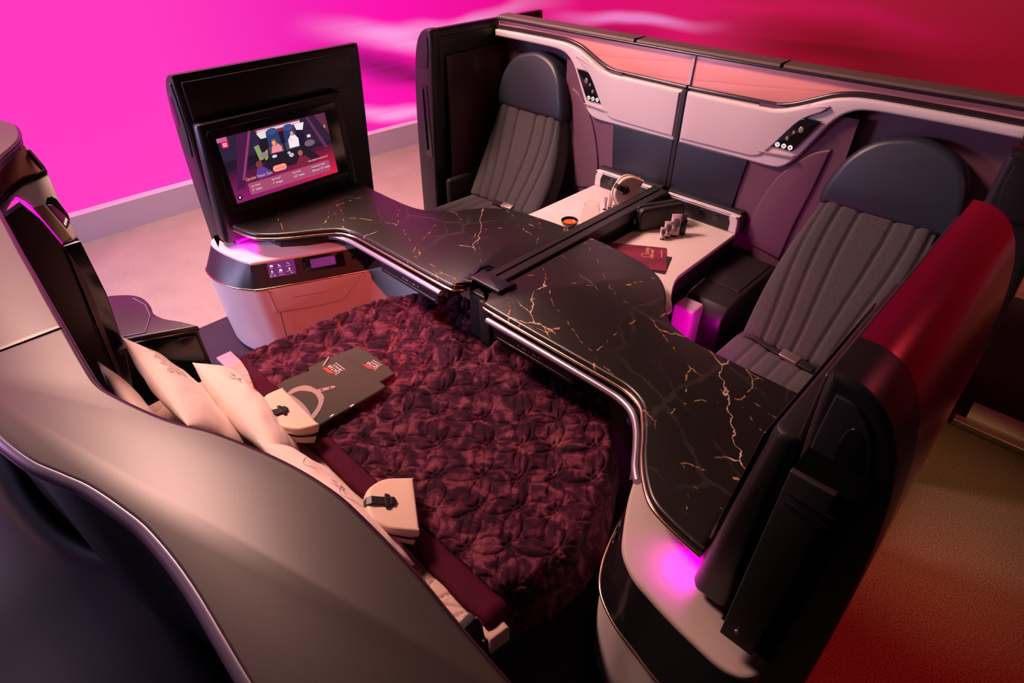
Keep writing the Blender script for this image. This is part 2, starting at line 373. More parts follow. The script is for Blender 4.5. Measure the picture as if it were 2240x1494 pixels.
def tube_bm(pts, r, seg=10, closed=False, bm=None, mi=0, flat=1.0):
    bm = bm or bmesh.new(); pts = [Vector(p) for p in pts]; N = len(pts); rings = []; up = None
    for i in range(N):
        a = pts[i - 1] if (closed or i > 0) else pts[i]; b = pts[(i + 1) % N] if (closed or i < N - 1) else pts[i]
        t = (b - a).normalized()
        if up is None:
            up = Vector((0, 0, 1)) if abs(t.z) < 0.9 else Vector((0, 1, 0))
        u = (up - t * up.dot(t)).normalized(); w = t.cross(u); up = u
        rr = r(i / (N - 1)) if callable(r) else r
        rings.append([bm.verts.new(pts[i] + (u * math.sin(2 * math.pi * j / seg) * flat + w * math.cos(2 * math.pi * j / seg)) * rr) for j in range(seg)])
    K = N if closed else N - 1
    for i in range(K):
        A = rings[i]; B = rings[(i + 1) % N]
        for j in range(seg): bm.faces.new((A[j], A[(j + 1) % seg], B[(j + 1) % seg], B[j])).material_index = mi
    if not closed:
        bm.faces.new(list(reversed(rings[0]))).material_index = mi; bm.faces.new(rings[-1]).material_index = mi
    return bm
def tube(name, pts, r, m, parent=None, seg=10, closed=False, flat=1.0, label=None):
    return finish(name, tube_bm(pts, r, seg, closed, None, 0, flat), m, parent, 50, label)
def grid_bm(f, nu, nv, thick=None, bm=None, uvs=None):
    bm = bm or bmesh.new(); uvl = bm.loops.layers.uv.verify()
    V = [[bm.verts.new(f(i / nu, j / nv)) for j in range(nv + 1)] for i in range(nu + 1)]
    for i in range(nu):
        for j in range(nv):
            fc = bm.faces.new((V[i][j], V[i + 1][j], V[i + 1][j + 1], V[i][j + 1]))
            for lp, (a, b) in zip(fc.loops, ((i, j), (i + 1, j), (i + 1, j + 1), (i, j + 1))):
                lp[uvl].uv = (a / nu * (uvs[0] if uvs else 1), b / nv * (uvs[1] if uvs else 1))
    return bm, V
def slab_grid(name, f, g, nu, nv, m, parent=None, uvs=None, smooth=60, label=None):
    """closed shell between front surface f and back surface g"""
    bm, A = grid_bm(f, nu, nv, uvs=uvs); bm, B = grid_bm(g, nu, nv, bm=bm, uvs=uvs)
    rim = lambda V: [V[i][0] for i in range(nu)] + [V[nu][j] for j in range(nv)] + [V[i][nv] for i in range(nu, 0, -1)] + [V[0][j] for j in range(nv, 0, -1)]
    a, b = rim(A), rim(B); n = len(a)
    for i in range(n): bm.faces.new((a[i], a[(i + 1) % n], b[(i + 1) % n], b[i]))
    return finish(name, bm, m, parent, smooth, label)
def lathe(name, prof, cx, cy, m, parent=None, seg=28, smooth=50, label=None):
    bm = bmesh.new(); rings = []
    for r, z in prof:
        rings.append([bm.verts.new((cx + r * math.cos(2 * math.pi * j / seg), cy + r * math.sin(2 * math.pi * j / seg), z)) for j in range(seg)] if r > 1e-6 else [bm.verts.new((cx, cy, z))])
    for A, B in zip(rings, rings[1:]):
        for j in range(seg):
            q = [A[j % len(A)], A[(j + 1) % seg % len(A)], B[(j + 1) % seg % len(B)], B[j % len(B)]]
            u = []
            for v in q:
                if v not in u: u.append(v)
            if len(u) > 2: bm.faces.new(u)
    return finish(name, bm, m, parent, smooth, label)
def text_bm(body, size, origin, right, up, depth=0.0006, bm=None, align='LEFT'):
    cu = bpy.data.curves.new('t', 'FONT'); cu.body = body; cu.size = size; cu.align_x = align; cu.extrude = depth; cu.resolution_u = 2
    o = bpy.data.objects.new('t', cu); COL.objects.link(o)
    dg = bpy.context.evaluated_depsgraph_get(); me = bpy.data.meshes.new_from_object(o.evaluated_get(dg))
    r = Vector(right).normalized(); u = Vector(up); u = (u - r * u.dot(r)).normalized(); n = r.cross(u)
    mtx = Matrix(((r.x, u.x, n.x, origin[0]), (r.y, u.y, n.y, origin[1]), (r.z, u.z, n.z, origin[2]), (0, 0, 0, 1)))
    me.transform(mtx); bm = bm or bmesh.new(); bm.from_mesh(me)
    bpy.data.objects.remove(o); bpy.data.curves.remove(cu); bpy.data.meshes.remove(me)
    return bm
def frame_map(o, ex, ey, ez=None):
    o = Vector(o); ex = Vector(ex).normalized(); ey = Vector(ey); ey = (ey - ex * ey.dot(ex)).normalized(); ez = ex.cross(ey)
    return lambda a, b, c: tuple(o + ex * a + ey * b + ez * c)
def mir(P, s): return [(p[0] * s,) + tuple(p[1:]) for p in P]
def ribbon(P, w):
    """closed strip of width w along the open 2D polyline P"""
    L, R = [], []
    for i, p in enumerate(P):
        a = Vector(P[max(i - 1, 0)]); b = Vector(P[min(i + 1, len(P) - 1)]); t = (b - a).normalized(); n = Vector((-t.y, t.x)) * w / 2
        L.append(tuple(Vector(p) + n)); R.append(tuple(Vector(p) - n))
    return L + R[::-1]
SIDE = {1: 'right', -1: 'left'}

# ================================================================== setting
bm = bmesh.new()
def quad(x0, x1, y0, y1, z, mi):
    f = bm.faces.new([bm.verts.new(p) for p in ((x0, y0, z), (x1, y0, z), (x1, y1, z), (x0, y1, z))]); f.material_index = mi
quad(-9, -1.66, -5, 9, 0, 0); quad(-1.66, 1.615, -5, 9, 0, 1); quad(1.615, 6, -5, 2.85, 0, 2); quad(1.615, 6, 2.85, 4.35, 0, 3); quad(1.615, 6, 4.35, 9, 0, 4)
M['carpet_umber'] = carpet('dark_umber_carpet', (0.014, 0.007, 0.007), (0.035, 0.019, 0.016), 150.0)
o = finish('floor', bm, ['carpet_pale', 'carpet_plum', 'carpet_brown', 'carpet_umber', 'wood'], fixn=False); o['kind'] = 'structure'
# curved LED wall and its skirting
wall_plan = cr([(-3.36, -4.0), (-3.36, -1.0), (-3.35, 0.5), (-3.34, 1.4), (-3.25, 3.6), (-2.9, 4.9), (-2.1, 5.8), (-0.8, 6.3), (1.2, 6.5), (4.0, 6.5), (7.0, 6.4)], 10)
def wall(name, off, z0, z1, m, uv=False, thick=0.0):
    bm = bmesh.new(); uvl = bm.loops.layers.uv.verify(); L = [0]
    for a, b in zip(wall_plan, wall_plan[1:]): L.append(L[-1] + (Vector(b) - Vector(a)).length)
    pts = []
    for i, p in enumerate(wall_plan):
        a = Vector(wall_plan[max(i - 1, 0)]); b = Vector(wall_plan[min(i + 1, len(wall_plan) - 1)]); t = (b - a).normalized()
        pts.append(Vector(p) + Vector((t.y, -t.x)) * off)
    lo = [bm.verts.new((p.x, p.y, z0)) for p in pts]; hi = [bm.verts.new((p.x, p.y, z1)) for p in pts]
    back = [bm.verts.new((wall_plan[i][0], wall_plan[i][1], z1)) for i in range(len(pts))] if thick else None
    for i in range(len(pts) - 1):
        f = bm.faces.new((lo[i], lo[i + 1], hi[i + 1], hi[i]))
        for lp, (k, z) in zip(f.loops, ((i, 0), (i + 1, 0), (i + 1, 1), (i, 1))): lp[uvl].uv = (L[k] / L[-1], z)
        if thick: bm.faces.new((hi[i], hi[i + 1], back[i + 1], back[i]))
    o = finish(name, bm, m, fixn=False); o['kind'] = 'structure'; return o
wall('wall_back', 0.0, 0.0, 3.0, 'led')
wall('baseboard_back', 0.09, 0.0, 0.20, 'skirting', thick=1)
o = finish('trim_1', box_bm(1.64, 3.4, 2.84, 2.89, 0.0, 0.035, 0.004, box_bm(1.68, 3.4, 2.885, 3.02, 0.0, 0.05, 0.004), 1), ['white', 'chrome']); o['kind'] = 'structure'

# ================================================================== tables
TAB = cr([(1.25, 0.935), (1.17, 0.95), (1.10, 0.975), (1.04, 1.03), (0.99, 1.095), (0.95, 1.16), (0.905, 1.225), (0.86, 1.275), (0.79, 1.303), (0.70, 1.308), (0.55, 1.308),
          (0.14, 1.312), (0.085, 1.325), (0.06, 1.36), (0.054, 1.42), (0.054, 2.052, 'c'), (0.15, 2.048), (0.27, 2.035), (0.38, 2.015), (0.465, 1.98), (0.53, 1.93), (0.585, 1.86), (0.63, 1.785), (0.685, 1.728),
          (0.75, 1.692), (0.84, 1.672), (1.0, 1.666), (1.278, 1.666, 'c'), (1.278, 0.932, 'c')], 5, True)
NEAR_EDGE = cr([(1.276, 0.932), (1.25, 0.935), (1.17, 0.95), (1.10, 0.975), (1.04, 1.03), (0.99, 1.095), (0.95, 1.16), (0.905, 1.225), (0.86, 1.275), (0.79, 1.303), (0.70, 1.308), (0.55, 1.308),
          (0.14, 1.312), (0.085, 1.325), (0.06, 1.36), (0.054, 1.42)], 6)
FRAME_EDGE = cr([(1.02, 1.035), (0.985, 1.075), (0.945, 1.14), (0.90, 1.205), (0.85, 1.255), (0.79, 1.28), (0.70, 1.287), (0.4, 1.29), (0.14, 1.29)], 6)
FRAME_EDGE_L = cr([(0.92, 1.245), (0.88, 1.268), (0.84, 1.280), (0.79, 1.285), (0.70, 1.287), (0.4, 1.29), (0.14, 1.29)], 6)
FAR_EDGE = cr([(0.08, 2.05), (0.15, 2.048), (0.27, 2.035), (0.38, 2.015), (0.465, 1.98), (0.53, 1.93), (0.585, 1.86), (0.63, 1.785), (0.685, 1.728), (0.75, 1.692), (0.84, 1.672), (1.0, 1.666), (1.276, 1.666)], 5)
for s in (1, -1):
    t = thing('marble_table', ('black veined marble worktop right of the divider, in front of the reclined seat' if s > 0 else 'black veined marble worktop left of the divider, reaching under the lit screen'), 'table', (0.7 * s, 1.5, 0.64))
    prism('tabletop', mir(TAB, s), 'xy', 0.672, 0.702, 'marble', t, r1=0.012, r0=0.006)
    tube('edge_bead', [(x * s, y, 0.676) for x, y in NEAR_EDGE], 0.0065, 'bronze', t, 8, label='thin bronze bead along the near edge')
    tube('far_edge_bead', [(x * s, y, 0.678) for x, y in FAR_EDGE], 0.004, 'bronze', t, 8)
    tube('support_rail', [(x * s, y, 0.652) for x, y in (FRAME_EDGE if s > 0 else FRAME_EDGE_L)], 0.013, 'lilac_metal', t, 12, label='lilac grey metal rail under the near edge')
    prism('underframe', mir([(0.12, 1.31), (0.86, 1.31), (1.0, 1.18), (1.10, 1.05), (1.30, 1.02), (1.30, 1.60), (0.75, 1.63), (0.55, 1.85), (0.40, 1.95), (0.12, 1.98)], s), 'xy', 0.628, 0.672, 'black', t)
    d = prism('slide_out_tray', mir([(0.17, 1.294), (0.575, 1.294), (0.575, 1.60), (0.17, 1.60)], s), 'xy', 0.575, 0.632, 'black_soft', t, r1=0.004, r0=0.006)
    b = bmesh.new()
    x0 = 0.30
    for k, w in enumerate((0.010, 0.020, 0.004, 0.020, 0.010)):
        xx = x0 + k * 0.026
        if k in (0, 4): prism_bm([((xx) * s, 0.616), ((xx + 0.008) * s, 0.616), ((xx + 0.004) * s, 0.606)], 'xz', 1.2945, 1.2930, bm=b)
        elif k == 2: prism_bm([((xx + 0.007) * s, 0.606), ((xx + 0.0082) * s, 0.606), ((xx + 0.0082) * s, 0.616), ((xx + 0.007) * s, 0.616)], 'xz', 1.2945, 1.2930, bm=b)
        else:
            for q in range(6): prism_bm([((xx - 0.003 + q * 0.0036) * s, 0.609), ((xx - 0.0008 + q * 0.0036) * s, 0.609), ((xx - 0.0008 + q * 0.0036) * s, 0.6125 + 0.001 * (q % 2)), ((xx - 0.003 + q * 0.0036) * s, 0.6125 + 0.001 * (q % 2))], 'xz', 1.2945, 1.2930, bm=b)
    finish('tray_marking', b, 'logo_white', d)
    box('tray_groove', 0.19 * s, 0.56 * s, 1.2925, 1.296, 0.592, 0.594, 'lilac_metal', d, 0.0005)

# ================================================================== divider between the two tables
t = thing('centre_divider', 'long dark rail between the two marble worktops with a latch at its near end', 'divider', (0, 1.45, 0))
prof = [(-0.046, 0.66), (-0.046, 0.712), (-0.043, 0.715), (-0.006, 0.715), (-0.004, 0.708), (0.004, 0.708), (0.006, 0.712), (0.043, 0.712), (0.046, 0.709), (0.046, 0.66)]
prism('rail', prof, 'xz', 1.46, 2.738, 'black', t)
tube('rail_bead', [(-0.045, 1.47, 0.7145), (-0.045, 2.10, 0.7145), (-0.045, 2.74, 0.7145)], 0.003, 'bronze', t, 8)
finish('post', box_bm(-0.060, 0.012, 1.375, 1.46, 0.44, 0.655, 0.006, box_bm(0.014, 0.075, 1.36, 1.45, 0.44, 0.655, 0.006)), 'black_soft', t)
finish('post_cap', box_bm(-0.055, 0.05, 1.375, 1.46, 0.655, 0.67, 0.003), 'black', t)
lt = box('latch', -0.07, 0.10, 1.395, 1.475, 0.706, 0.720, 'black', t, 0.004)
tube('latch_loop', [(-0.088, 1.42, 0.705), (-0.092, 1.47, 0.715), (-0.078, 1.515, 0.716), (-0.058, 1.52, 0.712)], 0.008, 'black_gloss', lt)
tube('latch_bar', [(0.10, 1.44, 0.712), (0.105, 1.485, 0.712), (0.075, 1.49, 0.710)], 0.007, 'black_gloss', lt)
prism('fin', [(1.40, 0.67), (1.40, 0.44), (1.52, 0.44), (2.69, 0.44), (2.69, 0.67)], 'yz', -0.016, 0.016, 'black_soft', t)

# ================================================================== aisle-side cabinets below the screens
CT = {1: [(0.97, 1.12), (1.01, 1.02), (1.06, 0.925), (1.10, 0.865), (1.16, 0.825), (1.22, 0.808), (1.30, 0.792), (1.38, 0.782), (1.44, 0.778), (1.485, 0.79), (1.51, 0.82)],
      -1: [(0.865, 1.367, 'c'), (1.066, 0.942), (1.105, 0.90), (1.16, 0.88), (1.22, 0.868), (1.32, 0.853), (1.41, 0.853), (1.455, 0.875), (1.47, 0.91)]}
BD = {1: [(0.985, 1.06), (1.02, 0.93), (1.05, 0.855), (1.095, 0.795), (1.17, 0.752), (1.24, 0.733), (1.33, 0.71), (1.42, 0.70), (1.49, 0.71), (1.525, 0.75)],
      -1: [(0.829, 1.35, 'c'), (1.03, 0.925), (1.09, 0.855), (1.17, 0.81), (1.28, 0.782), (1.39, 0.785), (1.445, 0.805), (1.475, 0.85)]}
def loftring(A, za, B, zb, n=40):
    pass
def resample(P, n):
    L = [0]
    for a, b in zip(P, P[1:]): L.append(L[-1] + (Vector(b) - Vector(a)).length)
    out = []; k = 0
    for i in range(n):
        d = L[-1] * i / (n - 1)
        while k < len(L) - 2 and L[k + 1] < d: k += 1
        f = (d - L[k]) / max(1e-9, L[k + 1] - L[k]); out.append((P[k][0] + (P[k + 1][0] - P[k][0]) * f, P[k][1] + (P[k + 1][1] - P[k][1]) * f))
    return out
def lerp2(A, B, t): return [(a[0] + (b[0] - a[0]) * t, a[1] + (b[1] - a[1]) * t) for a, b in zip(A, B)]
CABF = {}
for s in (1, -1):
    t = thing('side_cabinet', ('pale curved cabinet with black band under the near right worktop' if s > 0 else 'pale rounded cabinet with touch panel and handset below the lit screen'), 'cabinet', (1.2 * s, 1.2, 0))
    A = resample(cr(CT[s], 8), 48); B = resample(cr(BD[s], 8), 48)
    if s > 0: A = [(0.935, 1.30), (0.945, 1.22)] + A; B = [(0.965, 1.30), (0.97, 1.2)] + B
    else: A = A; B = B
    backx = 1.51 if s > 0 else 1.47
    bk = [(backx, 0.885 if s > 0 else 0.905), (1.384, 0.886 if s > 0 else 0.906), (1.384, 1.62), (0.96, 1.62)]
    CABF[s] = (A, B)
    def loft(name, rings, m, par, cap=(True, True), label=None):
        b = bmesh.new(); R = [[b.verts.new((x * s, y, z)) for x, y in P] for P, z in rings]
        for P, Q in zip(R, R[1:]):
            n = len(P)
            for i in range(n): b.faces.new((P[i], P[(i + 1) % n], Q[(i + 1) % n], Q[i]))
        if cap[0]: b.faces.new(R[0])
        if cap[1]: b.faces.new(R[-1])
        return finish(name, b, m, par, 40, label)
    Ai = A + bk; Bi = B + bk
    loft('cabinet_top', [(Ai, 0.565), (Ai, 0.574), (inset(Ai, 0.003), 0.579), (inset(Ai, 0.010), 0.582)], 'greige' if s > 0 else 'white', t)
    bandm = [(lerp2(Bi, Ai, 1 - k), 0.452 + (0.565 - 0.452) * (1 - k)) for k in (1, 0.85, 0.7, 0.5, 0.3, 0.15, 0)]
    loft('control_band', bandm, 'black_gloss' if s > 0 else 'black', t, label='black band round the cabinet front')
    lower = inset(Bi, 0.004)
    base = [(p[0], p[1] + 0.03) if i < len(B) else p for i, p in enumerate(Bi)]
    tube('band_bead', [(x * s, y, 0.449) for x, y in B], 0.005, 'bronze', t, 8)
    loft('cabinet_body', [(base, 0.03), (lerp2(base, lower, 0.5), 0.2), (lower, 0.452)], 'white', t)
    loft('plinth', [(inset(base, 0.015), 0.0), (inset(base, 0.01), 0.03)], 'black_soft', t)
    # dark recess block between cabinet top and worktop
    prism('recess_block', mir([(1.04, 1.18), (1.12, 1.08), (1.28, 1.06), (1.30, 1.60), (0.98, 1.60), (0.97, 1.32)], s), 'xy', 0.580, 0.630, 'black_soft', t)

# pale surround of the footwell, continuing the left cabinet body
sur = cr([(-0.832, 1.352), (-0.775, 1.43), (-0.69, 1.50), (-0.57, 1.555), (-0.42, 1.59)], 6)
Lc0 = [o for o in COL.objects if o.name.startswith('side_cabinet')][1]
prism('foot_surround', sur + [(x - 0.012, y + 0.022) for x, y in sur[::-1]], 'xy', 0.22, 0.452, 'white', Lc0, r1=0.004)
Rc0 = [o for o in COL.objects if o.name.startswith('side_cabinet') and o.type == 'EMPTY'][0]
prism('foot_surround', mir(sur + [(x - 0.012, y + 0.022) for x, y in sur[::-1]], -1), 'xy', 0.22, 0.452, 'white', Rc0, r1=0.004)
dv = [o for o in COL.objects if o.name == 'centre_divider'][0]
box('foot_block', 0.105, 0.30, 1.405, 1.43, 0.455, 0.525, 'white', dv, 0.006, label='pale block at the post foot')
# details on the left cabinet: touch panel, handset, knob, drawer outline
Lc = [o for o in COL.objects if o.name.startswith('side_cabinet')][1]
BP = Vector((-1.03, 0.925, 0.452)); BX = Vector((0.427, 0.904, 0)); BY = Vector((-0.302, 0.142, 0.943)); BZ = BX.cross(BY)
bf = frame_map(BP, BX, BY)
def bprism(name, P, c0, c1, m, par, r=0.0, label=None): return prism(name, P, bf, c0, c1, m, par, r1=r, label=label)
M['touch'] = emit('lit_plum_panel', (0.16, 0.02, 0.16), 0.9)
tp = bprism('touch_panel', [(0.020, 0.046), (0.146, 0.046), (0.150, 0.118), (0.024, 0.118)], 0.0, 0.003, 'touch', Lc, label='lit plum touch panel with six white icons')
b = bmesh.new()
def bp(P, c=0.0036): prism_bm(P, bf, 0.003, c, bm=b)
def brect(a0, a1, b0, b1): bp([(a0, b0), (a1, b0), (a1, b1), (a0, b1)])
brect(0.034, 0.048, 0.098, 0.107)                                            # screen icon
bp([(0.078 + 0.006 * math.cos(t), 0.102 + 0.006 * math.sin(t)) for t in [2.2 + i * .45 for i in range(9)]] + [(0.081 + 0.0045 * math.cos(t), 0.104 + 0.0045 * math.sin(t)) for t in [5.4 - i * .4 for i in range(8)]])   # moon
bp(ribbon([(0.113, 0.109), (0.116, 0.104), (0.120, 0.103), (0.124, 0.097)], 0.002))     # seat icon
brect(0.034, 0.042, 0.071, 0.078); bp(ribbon([(0.036, 0.078), (0.036, 0.081), (0.040, 0.081), (0.040, 0.079)], 0.0012))
bp([(0.070, 0.070), (0.086, 0.070), (0.083, 0.081), (0.073, 0.081)])
brect(0.116, 0.122, 0.070, 0.081)
for a0, w in ((0.033, 0.014), (0.068, 0.022), (0.104, 0.024)):
    for q in range(int(w / 0.003)): brect(a0 + q * 0.003, a0 + q * 0.003 + 0.002, 0.0905, 0.0920)
for a0, w in ((0.028, 0.020), (0.066, 0.022), (0.104, 0.026)):
    for q in range(int(w / 0.003)): brect(a0 + q * 0.003, a0 + q * 0.003 + 0.002, 0.0640, 0.0655)
bp(ribbon([(0.030 + 0.0035 * math.cos(i * .7), 0.054 + 0.0035 * math.sin(i * .7)) for i in range(9)], 0.0012))
bp([(0.046 + 0.003 * math.cos(i * .7), 0.054 + 0.003 * math.sin(i * .7)) for i in range(9)])
for q in range(9): brect(0.066 + q * 0.003, 0.0678 + q * 0.003, 0.0530, 0.0545)
for q in range(4): brect(0.122 + q * 0.003, 0.124 + q * 0.003, 0.0545, 0.0565)
finish('touch_icons', b, 'white_key', tp)
bprism('panel_seam', [(0.003, 0.0), (0.005, 0.0), (0.008, 0.132), (0.006, 0.132)], 0.0, 0.001, 'seam', Lc)
bprism('panel_seam', [(0.158, 0.0), (0.160, 0.0), (0.172, 0.132), (0.170, 0.132)], 0.0, 0.001, 'seam', Lc)
h = bprism('handset_cradle', rrect(0.183, 0.385, 0.042, 0.117, 0.012), 0.0, 0.003, 'black_gloss', Lc, 0.002)
bprism('cradle_clip', rrect(0.188, 0.196, 0.062, 0.094, 0.003), 0.003, 0.006, 'black', h, 0.001)
hs = tag(bprism('phone_handset', rrect(0.204, 0.357, 0.053, 0.111, 0.010), 0.0035, 0.013, 'black_gloss', None, 0.003), 'black handset with a lit plum screen, held in the cabinet band beside the touch panel', 'handset')
hp = bprism('handset_screen', rrect(0.221, 0.341, 0.060, 0.104, 0.002), 0.013, 0.0136, 'touch', hs, label='lit plum handset screen')
b = bmesh.new()
for i in range(3):
    for j in range(2):
        a0 = 0.244 + i * 0.024; b0 = 0.064 + j * 0.019
        bp(ribbon([(a0, b0), (a0 + 0.019, b0), (a0 + 0.019, b0 + 0.015), (a0, b0 + 0.015), (a0, b0)], 0.0009), 0.0139)
        brect_ = [(a0 + 0.006, b0 + 0.004), (a0 + 0.012, b0 + 0.004), (a0 + 0.012, b0 + 0.011), (a0 + 0.006, b0 + 0.011)]; bp(ribbon(brect_, 0.0012), 0.0139)
for q in range(3): bp([(0.318 + q * .004, 0.066), (0.320 + q * .004, 0.066), (0.320 + q * .004, 0.096), (0.318 + q * .004, 0.096)], 0.0139)
finish('handset_icons', b, mat('dim_icon', (0.35, 0.2, 0.35), 0.5), hp)
b = bmesh.new(); ctr = bf(0.429, 0.078, 0)
prism_bm([(0.429 + 0.013 * math.cos(i * .3), 0.078 + 0.013 * math.sin(i * .3)) for i in range(21)], bf, -0.002, 0.007, 0.004, bm=b)
finish('knob', b, 'black_gloss', Lc)
# drawer outline and seams on the white body
vf = frame_map(Vector((-1.03, 0.925, 0.452)), BX, Vector((0, 0, 1)))
M['groove_rose'] = mat('rose_groove', (0.50, 0.28, 0.25), 0.4)
dr = prism('drawer', cr([(0.0, -0.008, 'c'), (0.008, -0.14, 'c'), (0.19, -0.146), (0.30, -0.142), (0.345, -0.132), (0.38, -0.10), (0.455, -0.008, 'c')], 6, True), vf, -0.006, 0.006, 'white', Lc, r1=0.004)
prism('finger_slot', rrect(0.10, 0.265, -0.077, -0.069, 0.003), vf, 0.003, 0.0075, 'groove_rose', dr, r1=0.001)
prism('drawer_edge', ribbon(cr([(0.002, -0.01), (0.012, -0.142, 'c'), (0.19, -0.148), (0.30, -0.144), (0.347, -0.134), (0.382, -0.102), (0.455, -0.010)], 6), 0.005), vf, 0.0, 0.0075, 'white_edge', dr)
prism('body_seam', [(0.024, -0.15), (0.026, -0.15), (0.022, -0.40), (0.020, -0.40)], vf, -0.004, 0.001, 'seam', Lc)

# details on the right cabinet: key pad at the bed-side corner, small mirror disc, indigo strip
Rc = [o for o in COL.objects if o.name.startswith('side_cabinet') and o.type == 'EMPTY'][0]
b = bmesh.new()
kf = frame_map((1.012, 0.975, 0.50), (0.26, -0.96, 0), (0.25, 0.05, 0.95))
for i in range(3):
    for j in range(3): prism_bm(rrect(-0.06 + i * 0.045, -0.035 + i * 0.045, -0.03 + j * 0.024, -0.015 + j * 0.024, 0.002, 2), lambda a, b_, c: tuple(Vector((1.026 + a * 0.28, 0.965 - a * 0.93, 0.498 + b_)) + Vector((-0.96, -0.26, 0.1)) * c), 0.0, 0.0025, 0.001, bm=b)
finish('key_pad', b, mat('grey_key', (0.10, 0.09, 0.11), 0.4), Rc)
tag(lathe('side_mirror', [(0, 0.635), (0.028, 0.635), (0.030, 0.632), (0.026, 0.622), (0, 0.618)], 0.865, 1.255, 'black_gloss', None), 'small round black knob below the near right worktop edge, beside the bed', 'knob')

# ================================================================== screen pods and aisle walls
SLAB = cr([(1.385, 1.365, 'c'), (1.43, 1.362), (1.475, 1.335), (1.515, 1.275), (1.545, 1.17), (1.568, 1.0), (1.585, 0.75), (1.597, 0.40), (1.606, 0.015, 'c'), (1.46, 0.015, 'c'), (1.43, 0.6), (1.385, 1.25)], 5, True)
M['red_reflection'] = mat('dark_red_reflection', (0.055, 0.003, 0.007), 0.35, coat=0.2)  # red reflection on the black far doors, put into the colour
for s in (1, -1):
    y0 = 0.90 if s > 0 else 0.915
    t = thing('aisle_wall', ('tall rounded aisle wall with glossy red outside and dark end cap, right of the worktops' if s > 0 else 'black aisle wall holding the lit screen, beside the magenta wall'), 'partition', (1.48 * s, 1.3, 0))
    prism('outer_panel', mir(SLAB, s), 'xz', 1.035, 1.86, 'red' if s > 0 else 'black', t, r1=0.012, r0=0.004, label='glossy red outer panel' if s > 0 else None)
    prism('end_cap', mir(SLAB, s), 'xz', y0, 1.035, 'black', t, r1=0.0, r0=0.014, label='dark end cap')
    prism('top_seam', mir([(1.383, 1.33), (1.388, 1.33), (1.388, 1.336), (1.383, 1.336)], s), 'xz', y0 + 0.02, 1.85, 'seam', t)
    prism('cap_inlay', mir(cr([(1.405, 1.33, 'c'), (1.44, 1.325), (1.475, 1.29), (1.50, 1.22), (1.515, 1.10), (1.52, 1.0, 'c'), (1.44, 1.0, 'c'), (1.405, 1.15)], 5, True), s), 'xz', y0 - 0.006, y0 + 0.02, 'black_soft', t, r0=0.004)
    bm_ = bmesh.new(); prism_bm(mir(cr([(1.452, 1.285), (1.475, 1.265), (1.492, 1.20), (1.498, 1.12), (1.452, 1.16), (1.440, 1.25)], 5, True), s), 'xz', y0 - 0.008, y0, 0, 0.002, bm=bm_); finish('lock_plate', bm_, 'black_gloss', t)
    box('inner_lining', 1.372 * s, 1.39 * s, y0 + 0.03, 1.80, 1.17, 1.335, 'black', t, 0.005)
    box('lining_seam', 1.3705 * s, 1.373 * s, y0 + 0.135, y0 + 0.138, 1.16, 1.30, 'seam', t, 0.0004)
    if s > 0:
        pl = box('end_plate', 1.400 * s, 1.478 * s, 0.812, 0.826, 0.640, 1.205, 'black_soft', t, 0.003)
        b = bmesh.new(); prism_bm([((1.432 + 0.0065 * math.cos(i * .5)) * s, 0.688 + 0.0065 * math.sin(i * .5)) for i in range(13)], 'xz', 0.812, 0.8085, 0.001, bm=b); finish('screw', b, 'chrome', pl, label='bright screw head')
        box('end_bracket', 1.40 * s, 1.515 * s, 0.826, y0 + 0.006, 0.64, 1.200, 'black_unlit', t, 0.003)
        for zz in (1.155, 1.13): box('bracket_ridge', 1.41 * s, 1.495 * s, 0.808, 0.813, zz, zz + 0.004, 'black_gloss', pl, 0.001)
    # screen pod standing against the wall
    p = thing('screen_pod', ('black screen pod seen from behind at the right end of the right worktop' if s > 0 else 'black screen pod with lit seat film screen at the end of the left worktop'), 'screen', (1.34 * s, 1.3, 0.60))
    b = bmesh.new(); R = []
    for z, xa, xb, ya, yb, r in ((0.610, 1.290, 1.380, 0.890, 1.665, 0.02), (0.625, 1.283, 1.384, 0.885, 1.668, 0.03), (1.150, 1.322, 1.384, 0.930, 1.690, 0.028), (1.162, 1.325, 1.383, 0.934, 1.687, 0.026), (1.167, 1.333, 1.380, 0.942, 1.680, 0.020)):
        R.append([b.verts.new((x * s, y, z)) for x, y in rrect(xa, xb, ya, yb, r, 6)])
    for P, Q in zip(R, R[1:]):
        for i in range(len(P)): b.faces.new((P[i], P[(i + 1) % len(P)], Q[(i + 1) % len(P)], Q[i]))
    b.faces.new(R[0]); b.faces.new(R[-1]); finish('housing', b, 'black', p, 40)
    b = bmesh.new(); lid = rrect(1.3208, 1.3845, 0.9285, 1.6915, 0.030, 6)
    prism_bm(mir(lid, s), 'xy', 1.128, 1.1305, bm=b); finish('lid_seam', b, 'seam', p)
    # screen face frame: local a along the viewer's right, b up
    if s < 0:
        sf = frame_map((-1.2872, 0.992, 0.790), (0, 1, 0), (-0.082, 0, 1.0))
    else:
        sf = frame_map((1.2872, 1.575, 0.790), (0, -1, 0), (0.082, 0, 1.0))
    prism('bezel', rrect(-0.032, 0.632, -0.058, 0.345, 0.015), sf, 0.002, 0.0055, 'black_gloss', p, r1=0.002)
    prism('sound_bar', rrect(-0.02, 0.62, -0.045, -0.012, 0.006), sf, 0.004, 0.009, 'black', p, r1=0.003)
    b = bmesh.new(); scr_mats = []
    if s > 0:
        prism('display', rrect(0, 0.585, 0, 0.31, 0.003), sf, 0.0055, 0.007, 'black_gloss', p)
    else:
        _sf = sf; sf = lambda a, b_, c: _sf(a * 0.962, b_ * 0.99, c)
        POD_L, SF = p, sf
